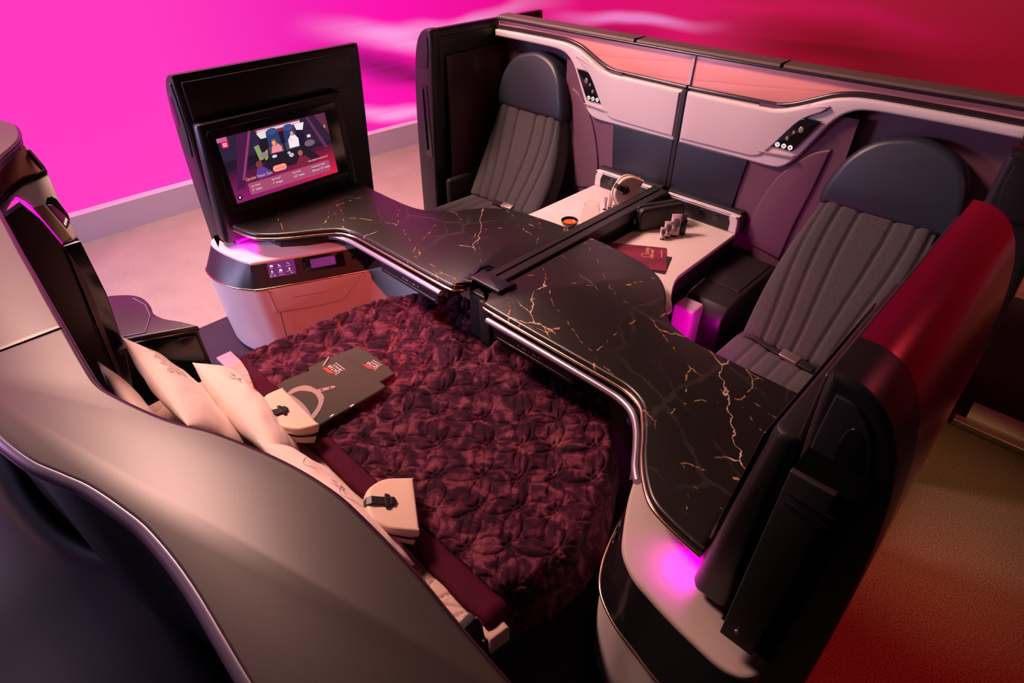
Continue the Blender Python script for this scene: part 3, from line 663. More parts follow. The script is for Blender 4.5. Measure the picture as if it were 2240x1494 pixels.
# picture on the lit screen: one mesh, many coloured shapes
def screen_picture():
    b = bmesh.new(); mats = []; idx = {}
    def mi(col, st=1.0):
        if col not in idx:
            idx[col] = len(mats); mats.append(emit('picture_' + str(len(mats)), tuple(col), st * 1.3))
        return idx[col]
    lv = [0.0070]
    def poly(P, col):
        lv[0] += 0.000004
        P = [(max(0, min(0.585, a)), max(0, min(0.31, c))) for a, c in P]
        f = b.faces.new([b.verts.new(SF(a, c, lv[0])) for a, c in P]); f.material_index = mi(col)
    def R(a0, a1, b0, b1, col): poly([(a0, b0), (a1, b0), (a1, b1), (a0, b1)], col)
    def E(ca, cb, ra, rb, col, n=16): poly([(ca + ra * math.cos(2 * math.pi * i / n), cb + rb * math.sin(2 * math.pi * i / n)) for i in range(n)], col)
    W_, H_ = 0.585, 0.31
    for i in range(16):                                     # cabin dark above, magenta to red towards the bottom
        k = i / 15
        for j in range(6):
            q = j / 5; a0, a1 = W_ * j / 6, W_ * (j + 1) / 6
            g = max(0, 1 - k * 1.9)
            R(a0, a1, H_ * i / 16, H_ * (i + 1) / 16, (round(0.012 + g * (0.20 + 0.30 * q * q), 3), round(0.006 + 0.004 * g, 3), round(0.018 + g * (0.085 - 0.05 * q * q), 3)))
    R(0.0, 0.20, 0.20, 0.31, (0.020, 0.012, 0.035)); R(0.44, 0.585, 0.17, 0.31, (0.022, 0.010, 0.030))
    poly([(0.10, 0.31), (0.17, 0.31), (0.06, 0.06), (0.02, 0.06)], (0.055, 0.008, 0.045)); poly([(0.16, 0.31), (0.172, 0.31), (0.075, 0.10), (0.06, 0.10)], (0.24, 0.03, 0.12))
    poly([(0.47, 0.31), (0.485, 0.31), (0.56, 0.14), (0.54, 0.14)], (0.10, 0.02, 0.07)); poly([(0.52, 0.31), (0.585, 0.31), (0.585, 0.20)], (0.09, 0.02, 0.05))
    poly([(0.19, 0.31), (0.44, 0.31), (0.43, 0.275), (0.20, 0.275)], (0.16, 0.02, 0.06)); R(0.20, 0.435, 0.29, 0.302, (0.55, 0.42, 0.45))
    poly([(0.195, 0.29), (0.245, 0.295), (0.24, 0.262), (0.21, 0.262)], (0.62, 0.55, 0.58)); poly([(0.40, 0.29), (0.455, 0.29), (0.44, 0.255), (0.405, 0.262)], (0.70, 0.62, 0.66))
    for ca in (0.275, 0.365):                               # two navy seats
        poly([(ca - 0.034, 0.20), (ca + 0.034, 0.20), (ca + 0.032, 0.275), (ca + 0.018, 0.297), (ca - 0.018, 0.297), (ca - 0.032, 0.275)], (0.018, 0.035, 0.115)); E(ca, 0.283, 0.024, 0.016, (0.03, 0.06, 0.17))
        R(ca - 0.04, ca + 0.04, 0.175, 0.215, (0.05, 0.045, 0.08))
    poly([(0.20, 0.195), (0.23, 0.21), (0.22, 0.165), (0.205, 0.16)], (0.25, 0.28, 0.05))
    poly([(0.165, 0.235), (0.19, 0.24), (0.20, 0.17), (0.175, 0.165)], (0.20, 0.26, 0.10)); E(0.205, 0.187, 0.018, 0.014, (0.22, 0.16, 0.20))
    poly([(0.23, 0.18), (0.43, 0.18), (0.50, 0.105), (0.16, 0.105)], (0.013, 0.008, 0.016))
    E(0.255, 0.168, 0.014, 0.007, (0.60, 0.50, 0.55)); E(0.345, 0.152, 0.014, 0.010, (0.50, 0.35, 0.42)); E(0.335, 0.166, 0.009, 0.006, (0.45, 0.4, 0.5))
    # diner in pink
    poly([(0.245, 0.185), (0.255, 0.215), (0.272, 0.226), (0.292, 0.222), (0.305, 0.205), (0.305, 0.183)], (0.72, 0.20, 0.26)); E(0.272, 0.232, 0.016, 0.017, (0.20, 0.05, 0.03)); E(0.270, 0.229, 0.010, 0.012, (0.62, 0.28, 0.20))
    # diner in white
    poly([(0.345, 0.185), (0.348, 0.225), (0.365, 0.243), (0.390, 0.243), (0.405, 0.222), (0.400, 0.185)], (0.74, 0.60, 0.68)); E(0.380, 0.256, 0.013, 0.016, (0.09, 0.03, 0.03)); E(0.376, 0.250, 0.009, 0.012, (0.55, 0.27, 0.20))
    poly([(0.352, 0.222), (0.365, 0.212), (0.372, 0.224), (0.36, 0.235)], (0.66, 0.50, 0.56))
    # diners seen from behind
    poly([(0.135, 0.105), (0.150, 0.135), (0.185, 0.135), (0.215, 0.105), (0.205, 0.085), (0.14, 0.085)], (0.085, 0.035, 0.22)); E(0.165, 0.150, 0.017, 0.018, (0.16, 0.035, 0.03))
    poly([(0.36, 0.105), (0.385, 0.135), (0.42, 0.13), (0.45, 0.10), (0.44, 0.075), (0.37, 0.075)], (0.16, 0.012, 0.03)); E(0.395, 0.150, 0.013, 0.014, (0.33, 0.09, 0.08))
    R(0.455, 0.475, 0.212, 0.226, (0.6, 0.5, 0.6)); E(0.46, 0.185, 0.03, 0.016, (0.14, 0.09, 0.12)); E(0.566, 0.245, 0.006, 0.008, (0.5, 0.2, 0.05))
    R(0.0, 0.05, 0.29, 0.31, (0.42, 0.10, 0.25))
    poly(rrect(0.080, 0.545, 0.020, 0.078, 0.008, 4), (0.30, 0.055, 0.125))     # information strip
    poly(rrect(0.228, 0.303, 0.094, 0.124, 0.014, 5), (0.95, 0.25, 0.19))       # button
    poly(rrect(0.016, 0.050, 0.262, 0.292, 0.010, 5), (0.62, 0.01, 0.06)); 
    for i in (0, 1):
        for j in (0, 1): R(0.024 + i * 0.010, 0.031 + i * 0.010, 0.269 + j * 0.009, 0.275 + j * 0.009, (0.95, 0.7, 0.75))
    E(0.022, 0.026, 0.013, 0.013, (0.01, 0.008, 0.01)); E(0.022, 0.026, 0.005, 0.005, (0.75, 0.7, 0.72))
    d = finish('display', b, mats, POD_L, fixn=False, label='lit display showing diners in a cabin')
    return d
disp = screen_picture()
M['txt_gold'] = emit('caption_gold', (0.95, 0.50, 0.30), 0.9); M['txt_white'] = emit('caption_white', (0.95, 0.72, 0.78), 0.9); M['txt_dark'] = emit('caption_rust', (0.42, 0.06, 0.05), 0.5)
def sft(body, a, c, size, m, bm=None):
    return text_bm(body, size, SF(a, c, 0.0085), (0, 1, 0), (-0.082, 0, 1), 0.0002, bm)
finish('caption', sft('Qsuite Next Gen', 0.076, 0.092, 0.0195, 0), 'txt_gold', disp, fixn=False)
for a_, b_, l1, l2 in ((0.092, 0.057, 'Seat Width', '2" wider'), (0.205, 0.060, 'Bed Length', '1" longer'), (0.325, 0.061, 'Bed Width', '4.5" wider'), (0.435, 0.061, 'Double Bed Width', 'Almost 10" wider')):
    g = sft(l1, a_, b_, 0.0105, 0); g = sft(l2, a_, b_ - 0.0205, 0.015, 0, g); finish('caption_figure', g, 'txt_white', disp, fixn=False)
finish('caption_note', sft('Suite length increased by 2"', 0.425, 0.095, 0.0105, 0), 'txt_white', disp, fixn=False)
finish('caption_button', sft('Watch Now', 0.240, 0.105, 0.0105, 0), 'txt_dark', disp, fixn=False)
# magenta lamps under both pods
for s in (1, -1):
    l = thing('glow_lamp', ('magenta glow strip under the right screen pod, above the pale cabinet' if s > 0 else 'magenta glow strip under the left screen pod, above the pale cabinet'), 'lamp', (1.27 * s, 0.95, 0.64))
    box('lamp_housing', 1.30 * s, 1.37 * s, 0.93, 1.05, 0.590, 0.612, 'black_soft', l, 0.003)
    box('lamp_lens', 1.288 * s, 1.2995 * s, 0.935, 1.045, 0.594, 0.607, 'magenta_led', l, 0.002)
    a = area('glow', (1.270 * s, 0.975, 0.655), (1.240 * s, 0.92, 0.58), 0.05, 0.42, (1.0, 0.0, 0.75), 0.05, spread=110)

# ================================================================== far aisle walls (doors)
for s in (1, -1):
    t = thing('sliding_door', ('open black door post at the far right, behind the reclined seat' if s > 0 else 'tall black sliding door beside the upright far left seat'), 'door', (1.48 * s, 2.8, 0))
    FS = [(x + 0.0, z) for x, z in SLAB]
    prism('door_leaf', mir(FS, s), 'xz', 2.40, 3.30, 'black', t, r1=0.01, r0=0.006)
    prism('door_reflection', [(2.44, 0.30), (3.0, 0.30), (3.0, 1.22), (2.44, 1.22)], 'yz', 1.372 * s, 1.39 * s, 'red_reflection', t, r0=0.004, label='inner door face with a red reflection put into its colour')
    prism('door_end', mir(cr([(1.375, 1.368, 'c'), (1.43, 1.366), (1.48, 1.338), (1.52, 1.278), (1.55, 1.17), (1.573, 1.0), (1.59, 0.75), (1.602, 0.40), (1.611, 0.02, 'c'), (1.45, 0.02, 'c'), (1.42, 0.6), (1.378, 1.2)], 5, True), s), 'xz', 2.335, 2.40, 'black', t, r0=0.02, r1=0.004)
    hd = box('handle_recess', 1.44 * s, 1.505 * s, 2.331, 2.345, 0.62, 1.06, 'black_gloss', t, 0.004)
    box('handle', 1.478 * s, 1.492 * s, 2.322, 2.335, 0.66, 1.04, 'black', hd, 0.004)
    prism('door_end_inlay', mir(cr([(1.405, 1.325, 'c'), (1.44, 1.32), (1.475, 1.285), (1.50, 1.22), (1.508, 1.16, 'c'), (1.425, 1.16, 'c'), (1.405, 1.25)], 5, True), s), 'xz', 2.329, 2.345, 'black', t, r0=0.003)
    box('door_top_seam', 1.380 * s, 1.3835 * s, 2.36, 3.29, 1.320, 1.325, 'seam', t, 0.0005)
    box('lower_armrest', 1.328 * s, 1.372 * s, 2.36, 2.66, 0.05, 0.49, 'black_soft', t, 0.02)

# ================================================================== far shell behind the two seats
sh = thing('seat_shell', 'long rose and pale shell with storage bins behind the two far seats', 'partition', (0, 2.86, 0))
SX = 1.368
b = bmesh.new(); prism_bm([(-SX, 0.0), (SX, 0.0), (SX, 1.36), (-SX, 1.36)], 'xz', 3.0, 2.945, bm=b); finish('back_wall', b, 'mauve', sh)
TRIM = cr([(0.0, 1.212, 'c'), (0.40, 1.216), (0.47, 1.22), (0.53, 1.236), (0.60, 1.265), (0.68, 1.30), (0.75, 1.317), (0.83, 1.324), (1.0, 1.325), (SX, 1.322)], 6)
def crvY(x):
    """slight forward bow of the shell towards the middle"""
    return 2.845 + 0.03 * min(1, abs(x) / 1.2) ** 2
for s in (1, -1):
    P = TRIM + [(SX - (SX - 0.008) * i / 24, 1.366) for i in range(25)]; P = [(max(0.008, x), z) for x, z in P]
    prism('rose_panel', mir(P, s), lambda a, b_, c: (a, crvY(a) + c, b_), 0.03, 0.0, 'pink', sh, r1=0.002)
    tube('dark_trim', [(max(0.006, x) * s, crvY(x) - 0.010, z) for x, z in TRIM], 0.0105, 'trim_dark', sh, 10, label='dark curved trim line')
    low = cr([(SX, 1.272), (1.0, 1.274), (0.84, 1.270), (0.77, 1.250), (0.715, 1.20), (0.66, 1.10), (0.61, 1.01), (0.565, 0.965), (0.515, 0.952), (0.40, 0.950), (0.012, 0.948, 'c')], 6)
    body = [(max(0.012, x), z - 0.012) for x, z in TRIM] + low
    pr = prism_bm(mir(body, s), lambda a, b_, c: (a, (crvY(a) - 2.845 if abs(a) > .6 else 0) + c, b_), 2.88, 2.805, 0.012, 0, 4)
    finish('bin', pr, 'white', sh, 40)
    pad = cr([(0.022, 1.192, 'c'), (0.40, 1.196), (0.47, 1.200), (0.53, 1.215), (0.60, 1.243), (0.655, 1.262), (0.69, 1.262), (0.665, 1.235, 'c'), (0.585, 1.18), (0.50, 1.055), (0.46, 1.005), (0.42, 0.985), (0.35, 0.980), (0.022, 0.975, 'c')], 5, True)
    prism('bin_door', mir(pad, s), 'xz', 2.81, 2.795, 'white_fabric', sh, r1=0.006, label='padded pale bin door')
    cp = prism('control_panel', mir(cr([(0.492, 1.047, 'c'), (0.585, 1.047, 'c'), (0.60, 1.06), (0.672, 1.188), (0.675, 1.198, 'c'), (0.61, 1.196), (0.585, 1.185), (0.56, 1.16), (0.50, 1.06)], 4, True), s), 'xz', 2.807, 2.797, 'black_gloss', sh, r1=0.002)
    prism('panel_ledge', mir([(0.44, 1.012), (0.605, 1.025), (0.604, 1.029), (0.44, 1.016)], s), 'xz', 2.806, 2.792, 'white_edge', sh)
    for k in range(3):
        bb = bmesh.new(); c0 = 0.520 + k * 0.030 if s > 0 else 0.520 + k * 0.030
        prism_bm([((c0 + 0.011 * math.cos(i * .35)) * s, 1.062 + 0.011 * math.sin(i * .35)) for i in range(18)], 'xz', 2.797, 2.7945, 0.001, bm=bb)
        kb = finish('lit_button', bb, 'white_key', cp)
        bb = bmesh.new()
        for (da, db, w_, h_) in ([(-.004, .001, .008, .003), (0, -.005, .002, .006)], [(-.004, -.005, .0025, .010), (.002, -.005, .0025, .010)], [(-.005, -.003, .010, .003), (-.003, .001, .006, .003)])[k]:
            prism_bm([((c0 + da * s) * s + 0, 1.062 + db), ((c0 + da * s) * s + w_, 1.062 + db), ((c0 + da * s) * s + w_, 1.062 + db + h_), ((c0 + da * s) * s, 1.062 + db + h_)], 'xz', 2.7945, 2.7940, bm=bb)
        finish('button_icon', bb, 'black_soft', kb)
    for (a_, z_, r_) in ((0.605, 1.148, 0.012), (0.578, 1.130, 0.007), (0.556, 1.098, 0.008)):
        bb = bmesh.new(); prism_bm([((a_ + r_ * math.cos(i * .35)) * s, z_ + r_ * 1.2 * math.sin(i * .35)) for i in range(18)], 'xz', 2.797, 2.794, 0.0015, bm=bb); finish('reading_lamp', bb, 'chrome', cp)
    prism('side_screen', mir([(0.014, 0.685), (0.375, 0.685), (0.40, 0.955), (0.014, 0.955)], s), 'xz', 2.87, 2.80, 'navy_dark', sh, r1=0.004, label='dark navy panel between console and bin')
    # curved mauve wing between console and seat, with one petal crease
    def wing(u, v, s=s):
        x = 0.385 + u * 0.42; z = 0.02 + v * 1.20
        d = 0.055 * (1 - u) ** 2 + 0.02 * math.sin(u * 3.0)
        edge = 0.50 + 0.16 * v * v
        y = 2.868 - d
        return (x * s, y, z)
    bmw, _ = grid_bm(wing, 24, 24); finish('mauve_wing', bmw, 'mauve', sh, 70)
    bmw = prism_bm(mir(cr([(0.47, 0.55, 'c'), (0.50, 0.75), (0.56, 0.92), (0.66, 1.04), (0.74, 1.08, 'c'), (0.72, 0.9), (0.69, 0.7), (0.67, 0.5, 'c')], 6, True), s), lambda a, b_, c: (a, wing((abs(a) - .385) / .42, 0, 1)[1] + c, b_), 0.005, -0.012, 0.008); finish('petal_crease', bmw, 'mauve', sh, 60)
prism('centre_strip', [(-0.007, 1.225), (0.007, 1.225), (0.012, 1.365), (-0.002, 1.365)], 'xz', 2.86, 2.835, 'white_edge', sh, label='pale strip between the rose panels')
box('centre_gap', -0.012, 0.012, 2.80, 2.84, 0.70, 1.205, 'black_soft', sh, 0.002)
b = bmesh.new(); prism_bm([(2.835, 1.364), (2.835, 1.378), (2.842, 1.386), (2.925, 1.392), (2.93, 1.386), (2.93, 1.364)], lambda a, b_, c: (c, a + crvY(c) - 2.845, b_), -SX, SX, bm=b)
b.free(); b = bmesh.new(); PR = [(2.828, 1.364), (2.828, 1.376), (2.836, 1.384), (2.925, 1.388), (2.932, 1.382), (2.932, 1.364)]; XS = [-SX + 2 * SX * i / 40 for i in range(41)]
R = [[b.verts.new((x, y + crvY(x) - 2.845, z)) for y, z in PR] for x in XS]
for P, Q in zip(R, R[1:]):
    for i in range(6): b.faces.new((P[i], P[(i + 1) % 6], Q[(i + 1) % 6], Q[i]))
b.faces.new(R[0]); b.faces.new(R[-1]); rl = finish('top_rail', b, 'rail_top', sh, 30)
tube('rail_bead', [(x, 2.826 + crvY(x) - 2.845, 1.367) for x in XS], 0.007, 'trim_dark', rl, 8)
for x in (0.43, -0.34): box('rail_seam', x - 0.0015, x + 0.0015, 2.822, 2.925, 1.372, 1.3905, 'seam', rl, 0.0005)

# ================================================================== far consoles with socket rail
for s in (1, -1):
    c = thing('console', ('pale console right of the divider, carrying the black bag' if s > 0 else 'pale console left of the divider, carrying the bowl and glass'), 'console', (0.25 * s, 2.4, 0))
    CO = cr([(0.052, 2.756, 'c'), (0.052, 2.00, 'c'), (0.40, 1.90), (0.55, 1.86, 'c'), (0.585, 1.93), (0.535, 2.01), (0.49, 2.10), (0.47, 2.16), (0.462, 2.22), (0.458, 2.45), (0.452, 2.756, 'c')], 5, True)
    prism('console_top', mir(CO, s), 'xy', 0.582, 0.600, 'white', c, r1=0.005)
    prism('console_body', mir(inset(CO, 0.008), s), 'xy', 0.30, 0.582, 'black_soft', c)
    br = prism('socket_rail', mir(cr([(0.02, 0.600, 'c'), (0.452, 0.600, 'c'), (0.450, 0.655), (0.44, 0.68), (0.41, 0.692), (0.02, 0.692, 'c')], 5, True), s), 'xz', 2.80, 2.745, 'white', c, r1=0.006)
    prism('socket_panel', mir(cr([(0.02, 0.604, 'c'), (0.408, 0.604, 'c'), (0.408, 0.65), (0.395, 0.675), (0.37, 0.682), (0.02, 0.682, 'c')], 5, True), s), 'xz', 2.746, 2.741, 'black', br, r1=0.002)
    prism('rail_backing', mir(cr([(0.02, 0.60, 'c'), (0.468, 0.60, 'c'), (0.466, 0.665), (0.445, 0.698), (0.41, 0.704), (0.02, 0.704, 'c')], 5, True), s), 'xz', 2.815, 2.775, 'black_soft', c, r1=0.003)
    for (a0, kind) in ((0.238, 0), (0.318, 1)):
        so = prism('socket', mir(rrect(a0, a0 + 0.036, 0.636, 0.672, 0.005), s), 'xz', 2.742, 2.738, 'black_gloss', br, r1=0.001)
    tube('rail_highlight', [(0.03 * s, 2.744, 0.694), (0.40 * s, 2.744, 0.694)], 0.003, 'lilac_metal', br, 8)
    if s > 0:
        b = bmesh.new()       # charging mark printed on the console
        for cx, sg in ((0.225, 1), (0.225, -1)):
            for rr_ in (0.018, 0.026):
                prism_bm(ribbon([(cx + sg * rr_ * math.cos(q) * 1.1, 2.669 + rr_ * math.sin(q)) for q in [(-0.6 + 0.2 * i) for i in range(7)]], 0.0018), 'xy', 0.600, 0.6004, bm=b)
        prism_bm(ribbon([(0.215, 2.664), (0.222, 2.672), (0.227, 2.664), (0.235, 2.674)], 0.003), 'xy', 0.600, 0.6004, bm=b)
        finish('charging_mark', b, 'print', c)
tag(finish('storage_box', prism_bm(rrect(0.500, 0.605, 2.11, 2.212, 0.015), 'xy', 0.0, 0.50, 0.012), mat('pale_plastic', (0.42, 0.25, 0.40), 0.5)), 'pale box lit magenta in the footwell under the right console', 'box')
area('footwell_lamp', (0.70, 1.88, 0.50), (0.55, 2.15, 0.25), 0.08, 1.6, (1.0, 0.0, 0.55), 0.06)
ab = thing('armrest_box', 'black lidded armrest box between the right console and the reclined seat', 'armrest', (0.57, 2.5, 0))
prism('box_body', [(2.27, 0.02), (2.22, 0.30), (2.24, 0.42), (2.29, 0.475), (2.40, 0.490), (2.78, 0.490), (2.78, 0.02)], 'yz', 0.475, 0.69, 'black', ab, r1=0.012, r0=0.012)
prism('box_lid', [(0.495, 2.42), (0.665, 2.42), (0.665, 2.76), (0.495, 2.76)], 'xy', 0.486, 0.497, 'black', ab, r1=0.004)
tube('box_bead', [(0.48, 2.272, 0.10), (0.48, 2.222, 0.30), (0.48, 2.242, 0.42), (0.482, 2.29, 0.478), (0.485, 2.42, 0.493)], 0.004, 'lilac_metal', ab, 8)
# ================================================================== far seats
def make_seat(s, label, ybot, zbot, xin0, xin1, xout0, xout1, ytop, hx):
    """s side; backrest inner/outer edges from bottom (0) to top (1)"""
    t = thing('suite_seat', label, 'seat', (1.02 * s, ybot, 0.0), 'seats along the far shell')
    zt = 0.868 if s > 0 else 0.895
    def edge(v):
        bul = 0.03 * math.sin(math.pi * min(1, v * 1.1))
        return (xin0 + (xin1 - xin0) * v - bul, xout0 + (xout1 - xout0) * v + bul * 0.6)
    def base(v):
        sag = -0.03 * math.sin(math.pi * v)
        return ybot + (ytop - ybot) * v - sag * 0.6, zbot + (zt - zbot) * v + sag * 0.4
    dy, dz = ytop - ybot, zt - zbot; L = math.hypot(dy, dz); ny, nz = -dz / L, dy / L     # outward (towards the sitter)
    # seams: fan-shaped, given as (u at bottom, u at top)
    seams = [(-0.62, -0.88), (-0.38, -0.62), (-0.12, -0.28), (0.18, 0.30), (0.42, 0.66), (0.66, 0.90)]
    def seam_u(k, v):
        a, c = seams[k]; w = v * v * (3 - 2 * v); return a + (c - a) * w
    def front(u, v):
        uu = -1 + 2 * u; xi, xo = edge(v); x = (xi + xo) / 2 + uu * (xo - xi) / 2; y, z = base(v)
        th = 0.075 * (1 - abs(uu) ** 7) ** 0.5 if abs(uu) < 1 else 0
        wing = 0.030 * abs(uu) ** 3
        g = 0
        for k in range(6):
            dd = (uu - seam_u(k, v)) * (xo - xi) / 2; g += 0.011 * math.exp(-(dd / 0.010) ** 2)
        ed = min(v, 1 - v); th *= (1 - max(0, 1 - ed / 0.03) ** 2 * 0.4)
        h = th + wing - g
        return (x * s, y + ny * h, z + nz * h)
    def back(u, v):
        uu = -1 + 2 * u; xi, xo = edge(v); x = (xi + xo) / 2 + uu * (xo - xi) / 2; y, z = base(v)
        return (x * s, y - ny * 0.05, z - nz * 0.05)
    bk = slab_grid('backrest', front, back, 110, 70, 'weave', t, uvs=(0.75, 0.9))
    b = bmesh.new()
    for k in range(6):
        pts = []
        for i in range(30):
            v = 0.01 + 0.98 * i / 29; pts.append(Vector(front((seam_u(k, v) + 1) / 2, v)) - Vector((0, ny, nz)) * 0.0005)
        tube_bm(pts, 0.0016, 5, bm=b)
    finish('stitching', b, 'seam', bk)
    # headrest
    H = cr([(hx[0] + 0.012, 0.0, 'c'), (hx[0], 0.025), (hx[0] + 0.005, 0.09), (hx[0] + 0.05, 0.215), (hx[0] + 0.13, 0.305), (hx[0] + 0.24, 0.345), (hx[1] - 0.21, 0.342), (hx[1] - 0.10, 0.30), (hx[1] - 0.035, 0.215), (hx[1], 0.09), (hx[1] - 0.002, 0.025), (hx[1] - 0.02, 0.0, 'c')], 5, True)
    o_ = Vector((0, ytop - 0.035, zt - 0.012)); up = Vector((0, 0.08, 0.35)).normalized(); nn = Vector((0, -up.z, up.y))
    hm = lambda a, b_, c: tuple(o_ + Vector((a * s, 0, 0)) + up * b_ + nn * (c + 0.018 * math.sin(math.pi * min(1, max(0, b_ / 0.34)))))
    hd = prism('headrest', H, hm, -0.055, 0.055, 'navy_leather', t, r1=0.030, r0=0.012, seg=7, smooth=60, label='smooth navy leather headrest')
    tube('headrest_piping', [Vector(hm(a, b_, 0.030)) for a, b_ in inset(H, 0.006)], 0.0035, 'black_leather', hd, 6, True)
    # cushion
    def ctop(u, v):
        uu = -1 + 2 * u; x = (xin0 - 0.03) + (xout0 - xin0 + 0.03) * u; y = ybot + 0.03 - v * 0.56
        g = 0
        for k in range(6):
            g += 0.009 * math.exp(-(((uu - seams[k][0] * 1.0)) * 0.29 / 0.010) ** 2)
        th = 0.035 * max(0, 1 - abs(uu) ** 8) ** 0.5 * (1 - max(0, v - 0.9) * 6)
        return (x * s, y, zbot - 0.005 + th - g + 0.02 * v)
    def cbot(u, v): 
        x = (xin0 - 0.03) + (xout0 - xin0 + 0.03) * u; return (x * s, ybot + 0.03 - v * 0.56, zbot - 0.12)
    slab_grid('seat_cushion', ctop, cbot, 90, 30, 'weave', t, uvs=(0.75, 0.7))
    prism('seat_base', mir([(xin0, ybot - 0.48), (xout0 - 0.02, ybot - 0.48), (xout0 - 0.02, ybot), (xin0, ybot)], s), 'xy', 0.0, zbot - 0.12, 'black_soft', t)
    # belt
    bl = tube('seat_belt', [Vector(p) for p in ([(xin0 + 0.02) * s, ybot + 0.01, zbot + 0.06], [(xin0 + 0.06) * s, ybot - 0.04, zbot + 0.065], [(xin0 + 0.12) * s, ybot - 0.05, zbot + 0.05], [(xin0 + 0.20) * s, ybot - 0.055, zbot + 0.045])], 0.018, 'belt', t, 8, flat=0.22, label='black belt webbing with buckle')
    bc = Vector(((xin0 + 0.235) * s, ybot - 0.06, zbot + 0.05))
    fm = frame_map(bc, (1 * s, -0.12, -0.02), (0.12 * s, 1, 0.3) if s > 0 else (0.12, 1, 0.3))
    prism('belt_buckle', rrect(-0.042, 0.042, -0.022, 0.022, 0.006), fm, -0.010, 0.010, 'chrome', bl, r1=0.004, r0=0.003, label='brushed metal buckle')
    prism('buckle_tongue', rrect(0.044, 0.11, -0.019, 0.019, 0.004), fm, -0.006, 0.006, 'black', bl, r1=0.003)
    return t
make_seat(1, 'charcoal woven seat with navy headrest, reclined, behind the red aisle wall', 2.32, 0.34, 0.775, 0.785, 1.30, 1.265, 2.845, (0.775, 1.315))
make_seat(-1, 'charcoal woven seat with navy headrest, upright beside the tall black sliding door', 2.56, 0.34, 0.70, 0.765, 1.30, 1.275, 2.85, (0.745, 1.285))

# ================================================================== bed for two
bed = thing('double_bed', 'double bed with beige quilted mattress pad, made up in front of the near shell', 'bed', (0.15, 1.0, 0))
prism('bed_base', cr([(-0.66, 0.17, 'c'), (0.90, 0.17, 'c'), (0.915, 0.55), (0.905, 0.9), (0.85, 1.22), (0.62, 1.48, 'c'), (-0.40, 1.48, 'c'), (-0.60, 1.30), (-0.64, 1.0)], 6, True), 'xy', 0.05, 0.375, 'mesh_base', bed, r1=0.02, label='dark mesh bed base')
def padz(x, y):
    q = 0
    for cx, cy in PADC:
        dx, dy = x - cx, y - cy; r = math.hypot(dx, dy)
        if r < 0.16:
            a = math.atan2(dy, dx); k = a / (2 * math.pi) * 10; f = abs(k - round(k)) / 10 * 2 * math.pi * r
            q = max(q, math.exp(-(f / 0.0035) ** 2) * min(1, (0.16 - r) / 0.03))
    return 0.408 - 0.006 * q + 0.004 * noise.noise(Vector((x * 9, y * 9, 1)))
PADC = [(-0.62 + i * 0.21 + (0.1 if j % 2 else 0), 0.30 + j * 0.115) for i in range(9) for j in range(4)]
def padf(u, v):
    x = -0.665 + u * 1.58; y = 0.19 + v * 0.40
    e = min(u * 1.575, (1 - u) * 1.595, 0.03) / 0.03
    return (x, y, padz(x, y) - 0.03 * (1 - math.sqrt(max(0, 1 - (1 - e) ** 2))))
slab_grid('mattress_pad', padf, lambda u, v: (-0.665 + u * 1.58, 0.19 + v * 0.40, 0.372), 300, 90, 'pad', bed, label='beige quilted pad with star stitching')
prism('pad_skirt', [(0.90, 0.504), (0.950, 0.506), (0.960, 0.57), (0.90, 0.580)], 'xy', 0.33, 0.40, 'pad', bed, r1=0.01)

# quilted velvet blanket
bl = thing('velvet_blanket', 'maroon crushed velvet quilt with petal stitching, spread over the double bed', 'blanket', (0.15, 1.0, 0.43))
XR = [(0.54, 0.915), (0.62, 0.945), (0.72, 0.985), (0.86, 1.0), (1.0, 0.975), (1.15, 0.90), (1.28, 0.83), (1.38, 0.745), (1.48, 0.65), (1.62, 0.42)]
XL = [(0.54, -0.665), (0.62, -0.672), (0.75, -0.665), (0.90, -0.655), (1.15, -0.63), (1.30, -0.59), (1.42, -0.51), (1.56, -0.36), (1.62, -0.30)]
def interp(T, y):
    for (a, b), (c, d) in zip(T, T[1:]):
        if y <= c: return b + (d - b) * max(0, (y - a) / (c - a))
    return T[-1][1]
QA = math.radians(132); QU = Vector((math.cos(QA), math.sin(QA))); QV = Vector((-QU.y, QU.x)); QS = 0.138
def quilt(x, y):
    """(bulge, stitch) of the petal pattern: arcs between the nodes of a square lattice"""
    wx = 0.032 * noise.noise(Vector((x * 3, y * 3, 5))); wy = 0.032 * noise.noise(Vector((x * 3, y * 3, 9))); x += wx; y += wy
    p = Vector((x, y)); a = p.dot(QU) / QS; b = p.dot(QV) / QS
    fa, fb = a - math.floor(a), b - math.floor(b); R = 0.66; st = 9; inside = 0
    h = math.sqrt(R * R - 0.25)
    for (m, n) in ((fa, fb), (fa, fb - 1), (fb, fa), (fb, fa - 1)):
        for sg in (1, -1):
            d = math.hypot(m - 0.5, n + sg * h) - R; st = min(st, abs(d))
        if math.hypot(m - .5, n + h) < R and math.hypot(m - .5, n - h) < R: inside = 1
    da = abs(fa - fb) / 1.414; db = abs(fa + fb - 1) / 1.414
    node = min(math.hypot(fa - i, fb - j) for i in (0, 1) for j in (0, 1))
    if node < 0.40: st = min(st, da + 0.012, db + 0.012)
    st *= QS
    return st, inside, node * QS
